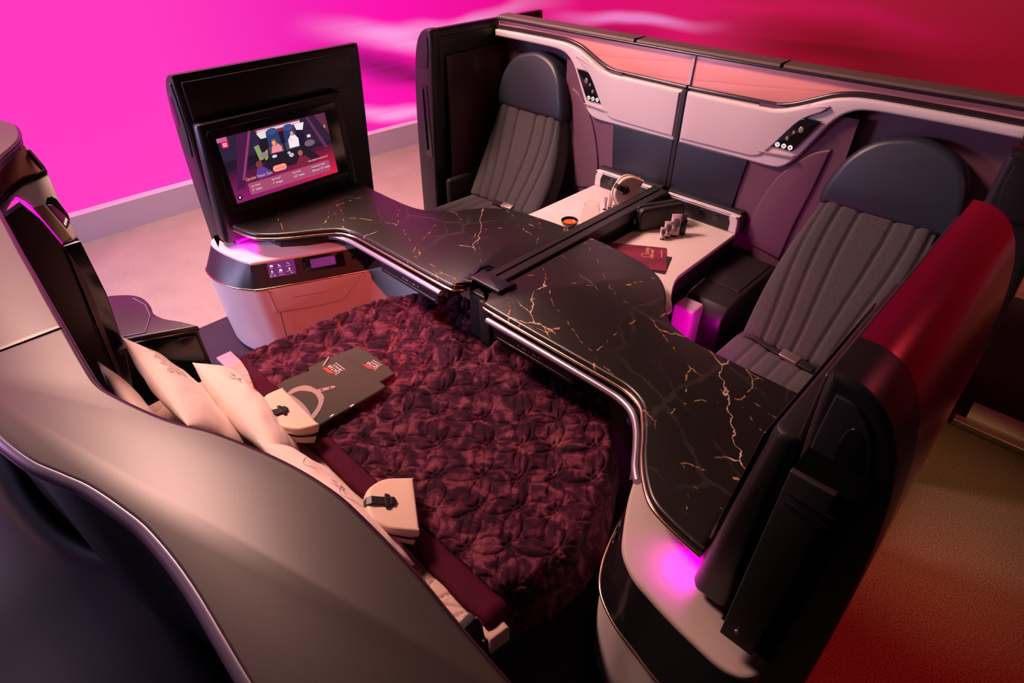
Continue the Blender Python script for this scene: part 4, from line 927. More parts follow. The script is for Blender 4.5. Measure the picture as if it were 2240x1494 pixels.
def blanket_z(x, y, u, v):
    st, ins, nd = quilt(x, y)
    z = 0.432 + 0.0085 * (1 - math.exp(-(st / 0.0045) ** 1.2)) + 0.0045 * ins * (1 - math.exp(-(st / 0.02) ** 2)) - 0.008 * math.exp(-(nd / 0.016) ** 2)
    z += 0.010 * noise.noise(Vector((x * 7, y * 7, 3))) + 0.0045 * noise.noise(Vector((x * 24, y * 24, 8))) * (1.6 - ins) + 0.002 * noise.noise(Vector((x * 60, y * 60, 2)))
    # soft ridge running from the post towards the left, and folds round the post
    d = (x + 0.06) * 0.45 + (y - 1.22) * 0.9; t = (x + 0.06) * 0.9 - (y - 1.22) * 0.45
    z += 0.022 * math.exp(-(d / 0.045) ** 2) * math.exp(-((t + 0.22) / 0.30) ** 2)
    r = math.hypot(x - 0.0, (y - 1.36) * 1.0); z += 0.05 * math.exp(-((r - 0.115) / 0.035) ** 2) * (0.55 + 0.45 * math.sin(3 * math.atan2(y - 1.36, x) + 1.0))
    z += 0.030 * math.exp(-((y - 1.235 - 0.10 * x) / 0.03) ** 2) * math.exp(-((x - 0.27) / 0.17) ** 2)
    z += 0.02 * math.exp(-((x + 0.60) / 0.10) ** 2)
    # drop over the edges
    e = (1 - u) * 1.6; z -= 0.16 * max(0, 1 - e / 0.085) ** 2
    e = u * 1.3; z -= 0.10 * max(0, 1 - e / 0.06) ** 2
    return z
def blf(u, v):
    y = 0.60 + v * 0.95; xl, xr = interp(XL, y), interp(XR, y); x = xl + (xr - xl) * u
    return (x, y, blanket_z(x, y, u, v))
slab_grid('quilted_cover', blf, lambda u, v: (blf(u, v)[0], blf(u, v)[1], min(0.4135, blf(u, v)[2] - 0.012)), 560, 380, 'velvet', bl, smooth=80)
def bnd(u, v):
    x = -0.645 + u * 1.588; y = 0.528 + v * 0.085 + 0.055 * math.exp(-((x + 0.65) / 0.2) ** 2) - 0.008 * math.exp(-((x - 0.9) / 0.2) ** 2)
    w = 0.010 * math.sin(x * 7) * 0.6 + 0.004 * noise.noise(Vector((x * 14, y * 9, 2)))
    e = (1 - u) * 1.6
    return (x, y + w, 0.424 + 0.010 * math.sin(math.pi * min(1, max(0, v))) ** 0.5 + 0.003 * noise.noise(Vector((x * 18, y * 30, 4))) - 0.05 * max(0, 1 - e / 0.05) ** 2)
slab_grid('binding', bnd, lambda u, v: (bnd(u, v)[0], bnd(u, v)[1], 0.412 - 0.06 * max(0, 1 - (1 - u) * 1.6 / 0.05) ** 2), 160, 10, 'maroon', bl, label='plain maroon binding along the top hem')

# ================================================================== pillows
def pillow(label, corners, thick, dent=0.0, seed=0, group='pillows on the bed'):
    """corners: four 3D points (a, b, c, d) round the seam; thick: half thickness vector length"""
    a, b, c, d = [Vector(p) for p in corners]; n = ((b - a).cross(d - a)).normalized()
    def mid(u, v):
        # seam sides pulled in between corners
        p = a * (1 - u) * (1 - v) + b * u * (1 - v) + c * u * v + d * (1 - u) * v
        ctr = (a + b + c + d) / 4
        pin = 0.10 * (math.sin(math.pi * u) * (abs(2 * v - 1) ** 6) + math.sin(math.pi * v) * (abs(2 * u - 1) ** 6))
        return p + (ctr - p) * pin * 0.35
    def th(u, v):
        x, y = 2 * u - 1, 2 * v - 1
        f = max(0, 1 - abs(x) ** 2.6) ** 0.62 * max(0, 1 - abs(y) ** 2.6) ** 0.62
        w = noise.noise(Vector((u * 3 + seed, v * 3, seed * 1.7))) * 0.14 + noise.noise(Vector((u * 8 + seed, v * 4, 3))) * 0.09
        rad = abs(math.sin(6 * math.atan2(y, x) + seed)) * 0.05 * min(1, (x * x + y * y))
        return thick * f * (1 + w) - rad * thick * f
    def F(u, v): return tuple(mid(u, v) + n * (th(u, v) + 0.002))
    def G(u, v): return tuple(mid(u, v) - n * (th(u, v) * 0.8 + 0.002))
    o = slab_grid('pillow', F, G, 60, 44, 'pillow', None, smooth=80)
    tag(o, label, 'pillow', group)
    return o, F, n
def on_pillow(F, polys, m, parent, name, lift=0.0012):
    """flat ink shapes in (u,v) laid on the pillow surface"""
    b = bmesh.new()
    def N(u, v):
        e = 0.01; p = Vector(F(u, v)); return (Vector(F(u + e, v)) - p).cross(Vector(F(u, v + e)) - p).normalized()
    for P in polys:
        f = []
        for u, v in P: f.append(b.verts.new(Vector(F(u, v)) + N(u, v) * lift))
        try: b.faces.new(f)
        except ValueError: pass
    return finish(name, b, m, parent, fixn=False)
def strokes(L, w):
    """thin quads along polylines"""
    out = []
    for P in L:
        for p, q in zip(P, P[1:]):
            a = Vector(p); c = Vector(q); t = (c - a).normalized(); n_ = Vector((-t.y, t.x)) * w / 2
            out.append([tuple(a + n_), tuple(a - n_), tuple(c - n_), tuple(c + n_)])
    return out
PLANE = [[(0.00, 0.02), (-0.03, 0.10), (-0.03, 0.50), (0.0, 0.62), (0.03, 0.50), (0.03, 0.10), (0.0, 0.02)], [(0.03, 0.34), (0.22, 0.22), (0.22, 0.28), (0.03, 0.44)], [(-0.03, 0.34), (-0.22, 0.22), (-0.22, 0.28), (-0.03, 0.44)],
         [(0.02, 0.10), (0.09, 0.03), (0.09, 0.07), (0.02, 0.14)], [(-0.02, 0.10), (-0.09, 0.03), (-0.09, 0.07), (-0.02, 0.14)], [(0.10, 0.29), (0.10, 0.36), (0.13, 0.36), (0.13, 0.27)], [(-0.10, 0.29), (-0.10, 0.36), (-0.13, 0.36), (-0.13, 0.27)]]
def plane_mark(u0, v0, sc, ang, asp):
    c, s_ = math.cos(ang), math.sin(ang)
    return [[(u0 + (x * c - y * s_) * sc, v0 + (x * s_ + y * c) * sc * asp) for x, y in P] for P in PLANE]
# seam corners run: left bottom, right bottom, right top, left top (seen from the foot of the bed)
pa, FA, na = pillow('big pale pillow printed with a grey ring pattern, leaning upright behind the others', [(-0.05, 0.355, 0.46), (-0.63, 0.335, 0.47), (-0.67, 0.240, 0.715), (-0.07, 0.225, 0.70)], 0.062, seed=1)
rings = []
for i in range(9):
    for j in range(3):
        cu, cv = 0.90 - i * 0.046, 0.84 - j * 0.085 - (0.042 if i % 2 else 0)
        rings += strokes([[(cu + 0.021 * math.cos(t * .7), cv + 0.036 * math.sin(t * .7)) for t in range(10)], [(cu - 0.012, cv), (cu, cv + 0.022), (cu + 0.012, cv), (cu, cv - 0.022), (cu - 0.012, cv)]], 0.0026)
on_pillow(FA, rings, 'print', pa, 'ring_print')
pb, FB, nb = pillow('pale pillow with a plane line drawing, lying in front beneath the strapped pouch', [(0.045, 0.485, 0.432), (-0.60, 0.490, 0.440), (-0.50, 0.388, 0.605), (0.13, 0.370, 0.600)], 0.068, seed=3)
on_pillow(FB, strokes(plane_mark(0.74, 0.66, 0.25, math.radians(70), 1.6), 0.0035), 'print', pb, 'plane_drawing')
on_pillow(FB, strokes([[(0.53 + 0.03 * math.cos(t * .5) * (1 - k * .25), 0.55 + 0.06 * math.sin(t * .5) * (1 - k * .25)) for t in range(13)] for k in range(3)], 0.003), 'print', pb, 'emblem_drawing')
on_pillow(FB, strokes([[(0.95 - i * 0.045, 0.32 - 0.16 * math.sin(i / 20 * math.pi)) for i in range(21)]], 0.0028), 'print', pb, 'contour_line')
pc, FC, nc = pillow('pale pillow mostly hidden between the near shell and the plum side wall', [(-0.22, 0.175, 0.46), (-0.60, 0.17, 0.47), (-0.605, 0.135, 0.70), (-0.20, 0.14, 0.68)], 0.035, seed=5)
pd, FD, nd_ = pillow('pale pillow with a plane line drawing, leaning on the near shell beside the open pouch', [(0.655, 0.490, 0.452), (0.030, 0.448, 0.460), (0.045, 0.365, 0.615), (0.655, 0.365, 0.615)], 0.060, seed=8)
on_pillow(FD, strokes(plane_mark(0.52, 0.62, 0.25, math.radians(70), 1.6), 0.0035), 'print', pd, 'plane_drawing')
on_pillow(FD, strokes([[(0.30 + 0.18 * (i / 20), 0.50 + 0.26 * math.sin(i / 20 * math.pi)) for i in range(21)], [(0.62 + 0.1 * i / 20, 0.70 + 0.14 * math.sin(i / 20 * math.pi)) for i in range(21)]], 0.0028), 'print', pd, 'contour_line')

# ================================================================== pouches on the bed
def dome_pouch(label, o, ex, ey, w, h, d, flip):
    """dome-shaped cream pouch with black zip band and strap; local frame: a across, b from base to dome top, c thickness"""
    f = frame_map(o, ex, ey)
    D = cr([(-w / 2, 0.0, 'c'), (w / 2, 0.0, 'c'), (w / 2 - 0.004, h * 0.30), (w * 0.44, h * 0.62), (w * 0.30, h * 0.88), (w * 0.12, h * 0.99), (-w * 0.12, h * 0.99), (-w * 0.30, h * 0.88), (-w * 0.44, h * 0.62), (-w / 2 + 0.004, h * 0.30)], 6, True)
    t = thing('toiletry_pouch', label, 'pouch', tuple(Vector(o)), 'cream pouches on the bed')
    def taper(a, b, c): return f(a, b, c * (1.25 - 0.65 * b / h))
    b1 = prism_bm(D, taper, 0.006, d / 2, 0.010, 0.002, 5); prism_bm(D, taper, -0.006, -d / 2, 0.010, 0.002, 5, bm=b1)
    finish('pouch_body', b1, 'cream_leather', t, 60)
    prism('zip_band', inset(D, 0.0012), taper, -0.0065, 0.0065, 'black_leather', t, label='black zip band')
    b1 = bmesh.new()
    for sg in (1, -1):
        tube_bm([taper(a, b_, sg * 0.0075) for a, b_ in inset(D, -0.0012)][3:-1], 0.0022, 6, bm=b1)
    finish('pouch_piping', b1, 'cream_leather', t)
    SP = [(0.014, h * 0.985), (0.013, h * 0.62), (-0.013, h * 0.62), (-0.014, h * 0.985)]
    cc = lambda b_: d / 2 * (1.25 - 0.65 * b_ / h) / 1.0
    b1 = bmesh.new()
    pts = [(h * 1.005, -0.012), (h * 1.03, 0.0), (h * 1.012, 0.016), (h * 0.93, d / 2 * 0.68 + 0.006), (h * 0.75, d / 2 * 0.78 + 0.004), (h * 0.52, d / 2 * 0.93 + 0.004)]
    A_ = [[b1.verts.new(f(sx, b_, c_ + e)) for b_, c_ in pts] for sx, e in ((-0.013, 0), (0.013, 0), (0.013, 0.003), (-0.013, 0.003))]
    for i in range(4):
        for k in range(len(pts) - 1): b1.faces.new((A_[i][k], A_[i][k + 1], A_[(i + 1) % 4][k + 1], A_[(i + 1) % 4][k]))
    b1.faces.new([A_[i][0] for i in range(4)]); b1.faces.new([A_[i][-1] for i in range(4)])
    c0 = d / 2 * 0.88 + 0.006
    prism_bm([(-0.020, h * 0.55), (0.020, h * 0.55), (0.024, h * 0.60), (0.024, h * 0.66), (-0.024, h * 0.66), (-0.024, h * 0.60)], f, c0 - 0.004, c0 + 0.002, 0.001, bm=b1)
    prism_bm([(-0.014, h * 0.55), (0.014, h * 0.55), (0.014, h * 0.47), (0.0, h * 0.42), (-0.014, h * 0.47)], f, c0 - 0.004, c0 + 0.0035, 0.001, bm=b1)
    finish('strap', b1, 'black_leather', t, label='black strap and loop')
    prism('zip_puller', rrect(w / 2 - 0.004, w / 2 + 0.004, -0.012, 0.016, 0.002), f, -0.003, 0.003, 'bronze', t, r1=0.001)
    return t
dome_pouch('cream dome pouch with black strap, standing open side down against the right pillow', (0.530, 0.590, 0.492), (-0.80, 0.52, 0.0), (-0.50, -0.55, 0.36), 0.205, 0.150, 0.058, 1)
dome_pouch('cream pouch with black strap and gold zip, resting on the pillow beside the folded shirts', (-0.100, 0.562, 0.487), (-1.0, 0.0, 0.08), (-0.15, -0.60, 0.30), 0.250, 0.118, 0.070, 1)

# ================================================================== folded shirts
def shirt(name, label, P, z0, th, logo, k, tk):
    f = lambda a, b_, c: (a, b_, z0 + c + 0.0012 * noise.noise(Vector((a * 8, b_ * 8, 2))))
    t = thing('folded_shirt', label, 'shirt', (P[0][0], P[0][1], z0), 'folded shirts on the blanket')
    body = prism('shirt_body', cr(P, 5, True), f, 0, th, 'shirt', t, r1=th * 0.45, r0=th * 0.3, smooth=50)
    (ox, oy), ex = logo; ex = Vector(ex).normalized(); ey = Vector((-ex.y, ex.x))
    lf = lambda a, b_, c: f(ox + ex.x * a + ey.x * b_, oy + ex.y * a + ey.y * b_, th + c)
    g = bmesh.new(); prism_bm([(a * k, b_ * k) for a, b_ in [(0.004, 0.0185), (0.030, 0.0205), (0.062, 0.0195), (0.078, 0.033), (0.056, 0.031), (0.034, 0.034)]], lf, -0.002, 0.0022, bm=g); finish('red_emblem', g, 'logo_red', body)
    n3 = (0, 0, 1); e3 = (ex.x, ex.y, 0); u3 = (ey.x, ey.y, 0)
    z = z0 + th + 0.0012 + 0.003
    pt = lambda a, b_: (ox + ex.x * a + ey.x * b_, oy + ex.y * a + ey.y * b_, f(ox, oy, th)[2] + 0.0012)
    g = text_bm('QATAR', 0.0215 * k, pt(0.0, 0.0), e3, u3, 0.0004); g = text_bm('AIRWAYS', 0.0135 * k, pt(0.004 * k, -0.014 * k), e3, u3, 0.0004, g)
    for q in range(11):
        prism_bm([((0.002 + q * 0.006) * k, -0.024 * k), ((0.006 + q * 0.006) * k, -0.024 * k), ((0.006 + q * 0.006) * k, (-0.0215 + 0.002 * (q % 2)) * k), ((0.002 + q * 0.006) * k, -0.0222 * k)], lf, 0.0, 0.0012, bm=g)
    prism_bm([(-0.004 * k, 0.0195 * k), (0.066 * k, 0.0195 * k), (0.066 * k, 0.0207 * k), (-0.004 * k, 0.0207 * k)], lf, 0.0, 0.0012, bm=g)
    finish('lettering', g, 'logo_white', body, fixn=False)
    return t, body, f
# lower shirt first, the other lies over it
t2, b2, f2 = shirt('b', 'charcoal shirt folded beneath the other, showing a white drawstring and red emblem', [(-0.345, 0.742, 'c'), (-0.338, 0.835), (-0.319, 0.962, 'c'), (-0.19, 0.972), (-0.062, 0.962, 'c'), (-0.062, 0.886, 'c'), (-0.115, 0.74), (-0.22, 0.70)], 0.4475, 0.014, ((-0.135, 0.936), (-1.0, -0.10)), 0.85, 1)
tube('drawstring', [(-0.301, 0.785, 0.467), (-0.315, 0.808, 0.468), (-0.334, 0.832, 0.466)], 0.0022, 'logo_white', b2, 6, label='white drawstring')
t1, b1_, f1 = shirt('a', 'charcoal shirt with grey neck band and button placket, folded on top', [(-0.318, 0.607), (-0.316, 0.668), (-0.268, 0.882, 'c'), (-0.20, 0.880), (-0.018, 0.884, 'c'), (-0.004, 0.862), (-0.009, 0.579, 'c'), (-0.042, 0.572), (-0.15, 0.576), (-0.262, 0.578)], 0.462, 0.016, ((-0.200, 0.804), (-1.0, -0.03)), 1.0, 1)
g = bmesh.new()
no = [(-0.231,0.572),(-0.249,0.618),(-0.241,0.655),(-0.221,0.675),(-0.180,0.685),(-0.144,0.687),(-0.118,0.679),(-0.083,0.649),(-0.056,0.612),(-0.042,0.579)]
ni = [(-0.213,0.574),(-0.224,0.604),(-0.220,0.633),(-0.196,0.655),(-0.170,0.666),(-0.139,0.663),(-0.110,0.650),(-0.088,0.626),(-0.069,0.592),(-0.062,0.576)]
prism_bm(cr(no, 4) + cr(ni, 4)[::-1], f1, 0.010, 0.0185, 0.001, bm=g)
prism_bm(cr([(-0.229, 0.576), (-0.228, 0.600), (-0.174, 0.608), (-0.120, 0.606), (-0.072, 0.597)], 4) + cr([(-0.075, 0.580), (-0.12, 0.585), (-0.18, 0.582), (-0.215, 0.576)], 4), f1, 0.010, 0.0172, 0.001, bm=g)
prism_bm([(-0.179, 0.683), (-0.152, 0.742), (-0.136, 0.743), (-0.158, 0.681)], f1, 0.012, 0.019, 0.001, bm=g)
finish('neck_band', g, 'shirt_trim', b1_, 50, label='grey neck band and placket')
g = bmesh.new()
for q in (0.22, 0.72): prism_bm([(-0.168 + q * 0.024 + 0.004 * math.cos(i * .6), 0.683 + q * 0.058 + 0.004 * math.sin(i * .6)) for i in range(11)], f1, 0.019, 0.0205, bm=g)
finish('button', g, 'print', b1_)
g = bmesh.new()
for (x, y) in ((-0.02, 0.64), (-0.012, 0.72)): prism_bm([(x, y), (x + 0.006, y + 0.002), (x + 0.004, y + 0.018), (x - 0.001, y + 0.016)], f1, 0.004, 0.0165, bm=g)
finish('care_tag', g, 'logo_white', b1_)
# ================================================================== things on the two consoles
bw = thing('bowl', 'small black bowl of orange liquid on the left console', 'bowl', (-0.205, 2.215, 0.60))
lathe('bowl_body', [(0, 0.6005), (0.020, 0.6005), (0.024, 0.604), (0.037, 0.618), (0.044, 0.636), (0.0445, 0.641), (0.042, 0.641), (0.035, 0.622), (0.0, 0.612)], -0.205, 2.215, 'black_gloss', bw)
lathe('bowl_contents', [(0, 0.6285), (0.0375, 0.6285), (0.036, 0.622), (0.0, 0.613)], -0.205, 2.215, 'amber', bw, label='orange liquid')
tag(lathe('stemless_glass', [(0, 0.6006), (0.026, 0.6006), (0.040, 0.612), (0.049, 0.635), (0.048, 0.665), (0.040, 0.705), (0.036, 0.726), (0.0345, 0.726), (0.0385, 0.704), (0.0463, 0.665), (0.0472, 0.636), (0.038, 0.6145), (0.024, 0.606), (0, 0.606)], -0.135, 2.30, 'glass', None, 36), 'empty clear stemless glass behind the bowl on the left console', 'glass')
def tube_item(name, label, x, y, w, h, m, cap, capm, ang, group, mark=False):
    t = thing(name, label, 'tube', (x, y, 0.6), group)
    b = bmesh.new(); R = []; N = 24; ca, sa = math.cos(ang), math.sin(ang)
    for k in range(9):
        v = k / 8; z = 0.6 + cap + (h - cap) * v; rx = w / 2 * (0.88 + 0.14 * v); ry = w / 2 * 0.86 * (1 - v) ** 0.8 + 0.0015
        R.append([b.verts.new((x + rx * math.cos(q) * ca - ry * math.sin(q) * sa, y + rx * math.cos(q) * sa + ry * math.sin(q) * ca, z)) for q in [2 * math.pi * i / N for i in range(N)]])
    for P, Q in zip(R, R[1:]):
        for i in range(N): b.faces.new((P[i], P[(i + 1) % N], Q[(i + 1) % N], Q[i]))
    b.faces.new(R[0]); b.faces.new(R[-1]); bd = finish('tube_body', b, m, t, 50)
    lathe('tube_cap', [(0, 0.6005), (w * 0.36, 0.6005), (w * 0.37, 0.602), (w * 0.35, 0.6 + cap), (0, 0.6 + cap)], x, y, capm, t)
    if mark:
        fr = frame_map((x + sa * (w * 0.30), y - ca * (w * 0.30), 0.6 + cap + (h - cap) * 0.60), (ca, sa, 0), (-sa * 0.28, ca * 0.28, 1))
        b = bmesh.new(); a_ = w * 0.30; c_ = w * 0.42
        prism_bm(ribbon([(a_ * math.cos(i * .3), c_ * math.sin(i * .3)) for i in range(22)], w * 0.08), fr, 0.0, 0.003, bm=b)
        prism_bm(ribbon([(a_ * .62 * math.cos(i * .3), c_ * .62 * math.sin(i * .3)) for i in range(22)], w * 0.05), fr, 0.0, 0.003, bm=b)
        prism_bm(ribbon([(-a_ * .15, c_ * .35), (-a_ * .15, -c_ * .3), (a_ * .25, -c_ * .3)], w * 0.07), fr, 0.0, 0.003, bm=b)
        for q in range(2): prism_bm([(-w * .18, -c_ * (1.55 + q * .35)), (w * .18, -c_ * (1.55 + q * .35)), (w * .18, -c_ * (1.45 + q * .35)), (-w * .18, -c_ * (1.45 + q * .35))], fr, 0.0, 0.004, bm=b)
        finish('oval_mark', b, 'print', bd)
    return t
g = 'tubes by the black bag'
tube_item('cream_tube', 'smallest pale tube with black cap, in front of the black bag', 0.213, 2.437, 0.028, 0.066, 'pink_tube', 0.011, 'black_gloss', 0.7, g, True)
tube_item('cream_tube', 'middle-sized pale tube with black cap, in front of the black bag', 0.219, 2.472, 0.040, 0.088, 'pink_tube', 0.012, 'black_gloss', 0.7, g, True)
tube_item('cream_tube', 'tallest pale tube with black cap, in front of the black bag', 0.235, 2.512, 0.050, 0.118, 'pink_tube', 0.013, 'black_gloss', 0.7, g, True)
tag(lathe('spray_bottle', [(0, 0.6005), (0.015, 0.6005), (0.016, 0.603), (0.016, 0.68), (0.010, 0.686), (0.010, 0.69), (0.012, 0.69), (0.012, 0.712), (0, 0.713)], 0.258, 2.552, 'green_cap', None), 'slim dark bottle half hidden behind the tallest pale tube', 'bottle')
g = 'slim tubes by the cream pouch'
tube_item('lotion_tube', 'shortest slim tube with dark green cap, nearest the glass', -0.202, 2.512, 0.024, 0.074, 'pink_tube', 0.012, 'green_cap', 0.7, g)
tube_item('lotion_tube', 'slim tube with dark green cap, second of the three by the cream pouch', -0.192, 2.545, 0.028, 0.092, 'pink_tube', 0.012, 'green_cap', 0.7, g)
tube_item('lotion_tube', 'tallest slim tube, closest to the cream pouch', -0.186, 2.585, 0.028, 0.110, 'pink_tube', 0.012, 'green_cap', 0.7, g)
# cream pouch standing on the left console
dome_pouch('cream dome pouch with black strap, standing on the left console beside the divider', (-0.112, 2.632, 0.684), (0.175, 0.47, 0.866), (-0.303, -0.814, 0.5), 0.175, 0.135, 0.06, 1)
# black bag on the right console
bg = thing('wash_bag', 'black zipped wash bag standing on the right console', 'bag', (0.112, 2.546, 0.60))
bgf = frame_map((0.112, 2.546, 0.6005), (0.44, 0.90, 0), (0, 0, 1))
prism('bag_body', rrect(-0.128, 0.128, 0, 0.122, 0.028, 6), bgf, -0.040, 0.040, 'black_leather', bg, r1=0.014, r0=0.014, seg=5, smooth=60)
tube('bag_zip', [bgf(a, b_, 0.0) for a, b_ in rrect(-0.130, 0.130, -0.0002 + 0.004, 0.1235, 0.028, 6)][6:24], 0.004, 'black_gloss', bg, 6)
tube('bag_piping', [bgf(a, b_, 0.033) for a, b_ in inset(rrect(-0.128, 0.128, 0.003, 0.122, 0.028, 6), 0.002)], 0.003, 'black_leather', bg, 6, True)
prism('bag_zip_pull', rrect(-0.140, -0.132, 0.03, 0.062, 0.003), bgf, -0.004, 0.004, 'chrome', bg, r1=0.001)
# cards
def card(name, label, c, e1, e2, w, h, z, m):
    f = frame_map((c[0], c[1], z), (e1[0], e1[1], 0), (e2[0], e2[1], 0))
    up = f(0, 0, 1)[2] > z; s_ = 1 if up else -1
    return f, s_, prism(name, rrect(0, w, 0, h, 0.006), f, 0, s_ * 0.0018, m, None)
f, s_, o = card('menu_folder', 'plain black card lying under the maroon card on the right console', (0.351, 2.312), (-0.93, -0.36), (0.36, -0.93), 0.20, 0.17, 0.6003, 'black'); tag(o, o.get('label') or 'plain black card lying under the maroon card on the right console', 'card')
def cardmat():
    k = NT('maroon_wave_card'); v = k.coord('Object', (1, 1, 1), (0, 0, 0.6))
    w = k.n('ShaderNodeTexWave', Scale=2.2, Distortion=3.0, Detail=1.0); w.inputs['Detail Scale'].default_value = 0.7; w.wave_profile = 'SAW'; k.l(v, w.inputs['Vector'])
    k.l(k.ramp(w.outputs['Fac'], [(0.0, (0.10, 0.006, 0.026)), (0.5, (0.19, 0.012, 0.05)), (1.0, (0.13, 0.008, 0.035))]), k.b.inputs['Base Color']); k.b.inputs['Roughness'].default_value = 0.45
    return k.m
M['card'] = cardmat()
f, s_, o = card('menu_card', 'maroon card with gold lettering lying on the right console, partly under the worktop', (0.284, 2.367), (-0.847, -0.532), (0.53, -0.848), 0.28, 0.225, 0.6026, 'card'); tag(o, 'maroon card with gold lettering lying on the right console, partly under the worktop', 'card')
rd = (-0.53, 0.848, 0); ud = (-0.848, -0.53, 0)
g = text_bm('suite', 0.030, (0.252, 2.262, 0.605), rd, ud, 0.0003); g = text_bm('Next Gen', 0.022, (0.296, 2.236, 0.605), rd, ud, 0.0003, g); g = text_bm('reshaping travel', 0.008, (0.310, 2.240, 0.605), rd, ud, 0.0002, g)
g.free(); g = text_bm('suite', 0.030, (0.252, 2.262, 0.605), rd, ud, 0.0003); g = text_bm('Next Gen', 0.022, (0.296, 2.236, 0.605), rd, ud, 0.0003, g)
qf = frame_map((0.252, 2.262, 0.6046), rd, ud)
for q in range(14): prism_bm([(-0.026 + q * .0055, -0.062), (-0.022 + q * .0055, -0.062), (-0.022 + q * .0055, -0.058), (-0.026 + q * .0055, -0.058)], qf, -0.0005, 0.0004, bm=g)
prism_bm(ribbon([(-0.022 + 0.017 * math.cos(t * .3), 0.012 + 0.022 * math.sin(t * .3)) for t in range(22)], 0.0025), qf, -0.0005, 0.0004, bm=g)
prism_bm(ribbon(cr([(-0.030, -0.006), (-0.012, -0.012), (0.010, -0.016), (0.035, -0.012), (0.058, 0.002)], 5), 0.0022), qf, -0.0005, 0.0004, bm=g)
finish('gold_lettering', g, 'gold_ink', o, fixn=False)

# ================================================================== near shell, seen from above
ns = thing('near_shell', 'broad curved taupe shell top in the foreground with a pale lilac rim', 'partition', (0.1, 0.0, 0))
INN = [(-1.12, 0.262, 'c'), (-1.03, 0.282), (-0.89, 0.262), (-0.81, 0.228), (-0.71, 0.170), (-0.58, 0.122), (-0.43, 0.098), (-0.28, 0.086), (-0.19, 0.081), (-0.02, 0.071), (0.11, 0.065), (0.22, 0.059), (0.346, 0.053), (0.49, 0.046), (0.57, 0.045), (0.63, 0.058), (0.70, 0.080), (0.75, 0.10), (0.81, 0.13), (0.92, 0.168), (1.01, 0.187), (1.08, 0.191), (1.18, 0.190), (1.26, 0.184), (1.38, 0.178, 'c')]
OUT = [(1.38, 0.003, 'c'), (1.16, 0.004), (1.01, 0.007), (0.91, 0.001), (0.85, -0.01), (0.78, -0.028), (0.73, -0.047), (0.67, -0.070), (0.58, -0.090), (0.48, -0.102), (0.34, -0.116), (0.18, -0.140), (0.05, -0.146), (-0.30, -0.16), (-1.12, -0.16, 'c')]
inn = cr(INN, 6); out = cr(OUT, 6)
for x0, x1, nm in ((-1.2, 0.3585, 'a'), (0.3615, 1.5, 'b')):
    I = [p for p in inn if x0 <= p[0] <= x1]; O_ = [p for p in out if x0 <= p[0] <= x1]
    if x0 < 0: I = I + [(x1, 0.0525)]; O_ = [(x1, -0.1135)] + O_
    else: I = [(x0, 0.0523)] + I; O_ = O_ + [(x0, -0.1130)]
    prism('shell_top', I + O_, 'xy', 1.352, 1.382, 'ledge_top', ns, r1=0.004, seg=3)
tube('inner_rim', [(x, y - 0.001, 1.372) for x, y in inn], 0.0065, 'trim_dark', ns, 10, label='thin dark plum rim on the bed side')
tube('outer_rim', [(x, y + 0.001, 1.368) for x, y in out], 0.0125, 'lilac_metal', ns, 14, label='rounded pale lilac rim on the near side')
WI = [(x, 0.028 if x < 0.85 else 0.05) for x, y in inn[::4] if -0.64 < x < 1.3]
prism('shell_wall', [(-0.64, 0.028), (0.86, 0.028), (1.0, 0.10), (1.36, 0.11)] + [(x, y + 0.012) for x, y in out if x > -0.64 and x < 1.36], 'xy', 0.02, 1.352, 'navy_dark', ns)
prism('side_wing', [(0.02, 0.42), (0.15, 0.43), (0.172, 0.55), (0.192, 0.80), (0.207, 1.0), (0.212, 1.09), (0.192, 1.19), (0.165, 1.255), (0.108, 1.232), (0.02, 1.205)], 'yz', -0.69, -0.655, 'mauve_dark', ns, r1=0.004, label='plum curved side wing beside the left pillow')
prism('wing_fold', cr([(0.155, 0.43, 'c'), (0.178, 0.55), (0.205, 0.80), (0.222, 0.98), (0.207, 1.10, 'c'), (0.200, 1.0), (0.178, 0.8), (0.165, 0.6)], 5, True), 'yz', -0.68, -0.650, 'mauve', ns, r1=0.004)
prism('wing_back', [(0.02, 0.30), (0.186, 0.40), (0.236, 0.65), (0.262, 0.88), (0.262, 1.085), (0.02, 1.085)], 'yz', -0.735, -0.692, 'black_gloss', ns, r1=0.004)
box('wing_ledge', -0.72, -0.655, 0.205, 0.243, 0.655, 0.675, 'mauve', ns, 0.006)
SLP = lambda a, b_, c: (-0.70 - 1.17 * (b_ - 1.08) + c, a, b_)
binp = [(0.05, 1.165), (0.122, 1.20), (0.16, 1.22), (0.209, 1.237), (0.251, 1.242), (0.289, 1.249), (0.274, 1.181), (0.268, 1.124), (0.262, 1.092), (0.250, 1.086), (0.213, 1.087), (0.194, 1.185), (0.178, 1.213), (0.160, 1.207), (0.139, 1.194), (0.121, 1.176), (0.112, 1.15), (0.108, 1.11), (0.05, 1.10)]
bn = prism('wall_bin', binp, SLP, -0.22, 0.0, 'white', ns, r1=0.006, label='pale storage bin at the far left end')
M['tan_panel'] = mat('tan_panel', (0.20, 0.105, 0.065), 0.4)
prism('bin_side', [(0.1955, 1.182), (0.229, 1.184), (0.243, 1.118), (0.246, 1.094), (0.2135, 1.091)], SLP, -0.01, 0.0025, 'tan_panel', bn, r1=0.001)  # tan plate over the side face of the bin
cp = prism('control_panel', [(0.236, 1.184), (0.248, 1.196), (0.261, 1.198), (0.270, 1.188), (0.274, 1.146), (0.271, 1.136), (0.248, 1.120)], SLP, -0.01, 0.003, 'black_gloss', bn, r1=0.001)
prism('control_glass', [(0.239, 1.181), (0.251, 1.178), (0.269, 1.139), (0.266, 1.134), (0.249, 1.122)], SLP, 0.003, 0.0045, mat('plum_glass', (0.20, 0.03, 0.12), 0.15), cp)
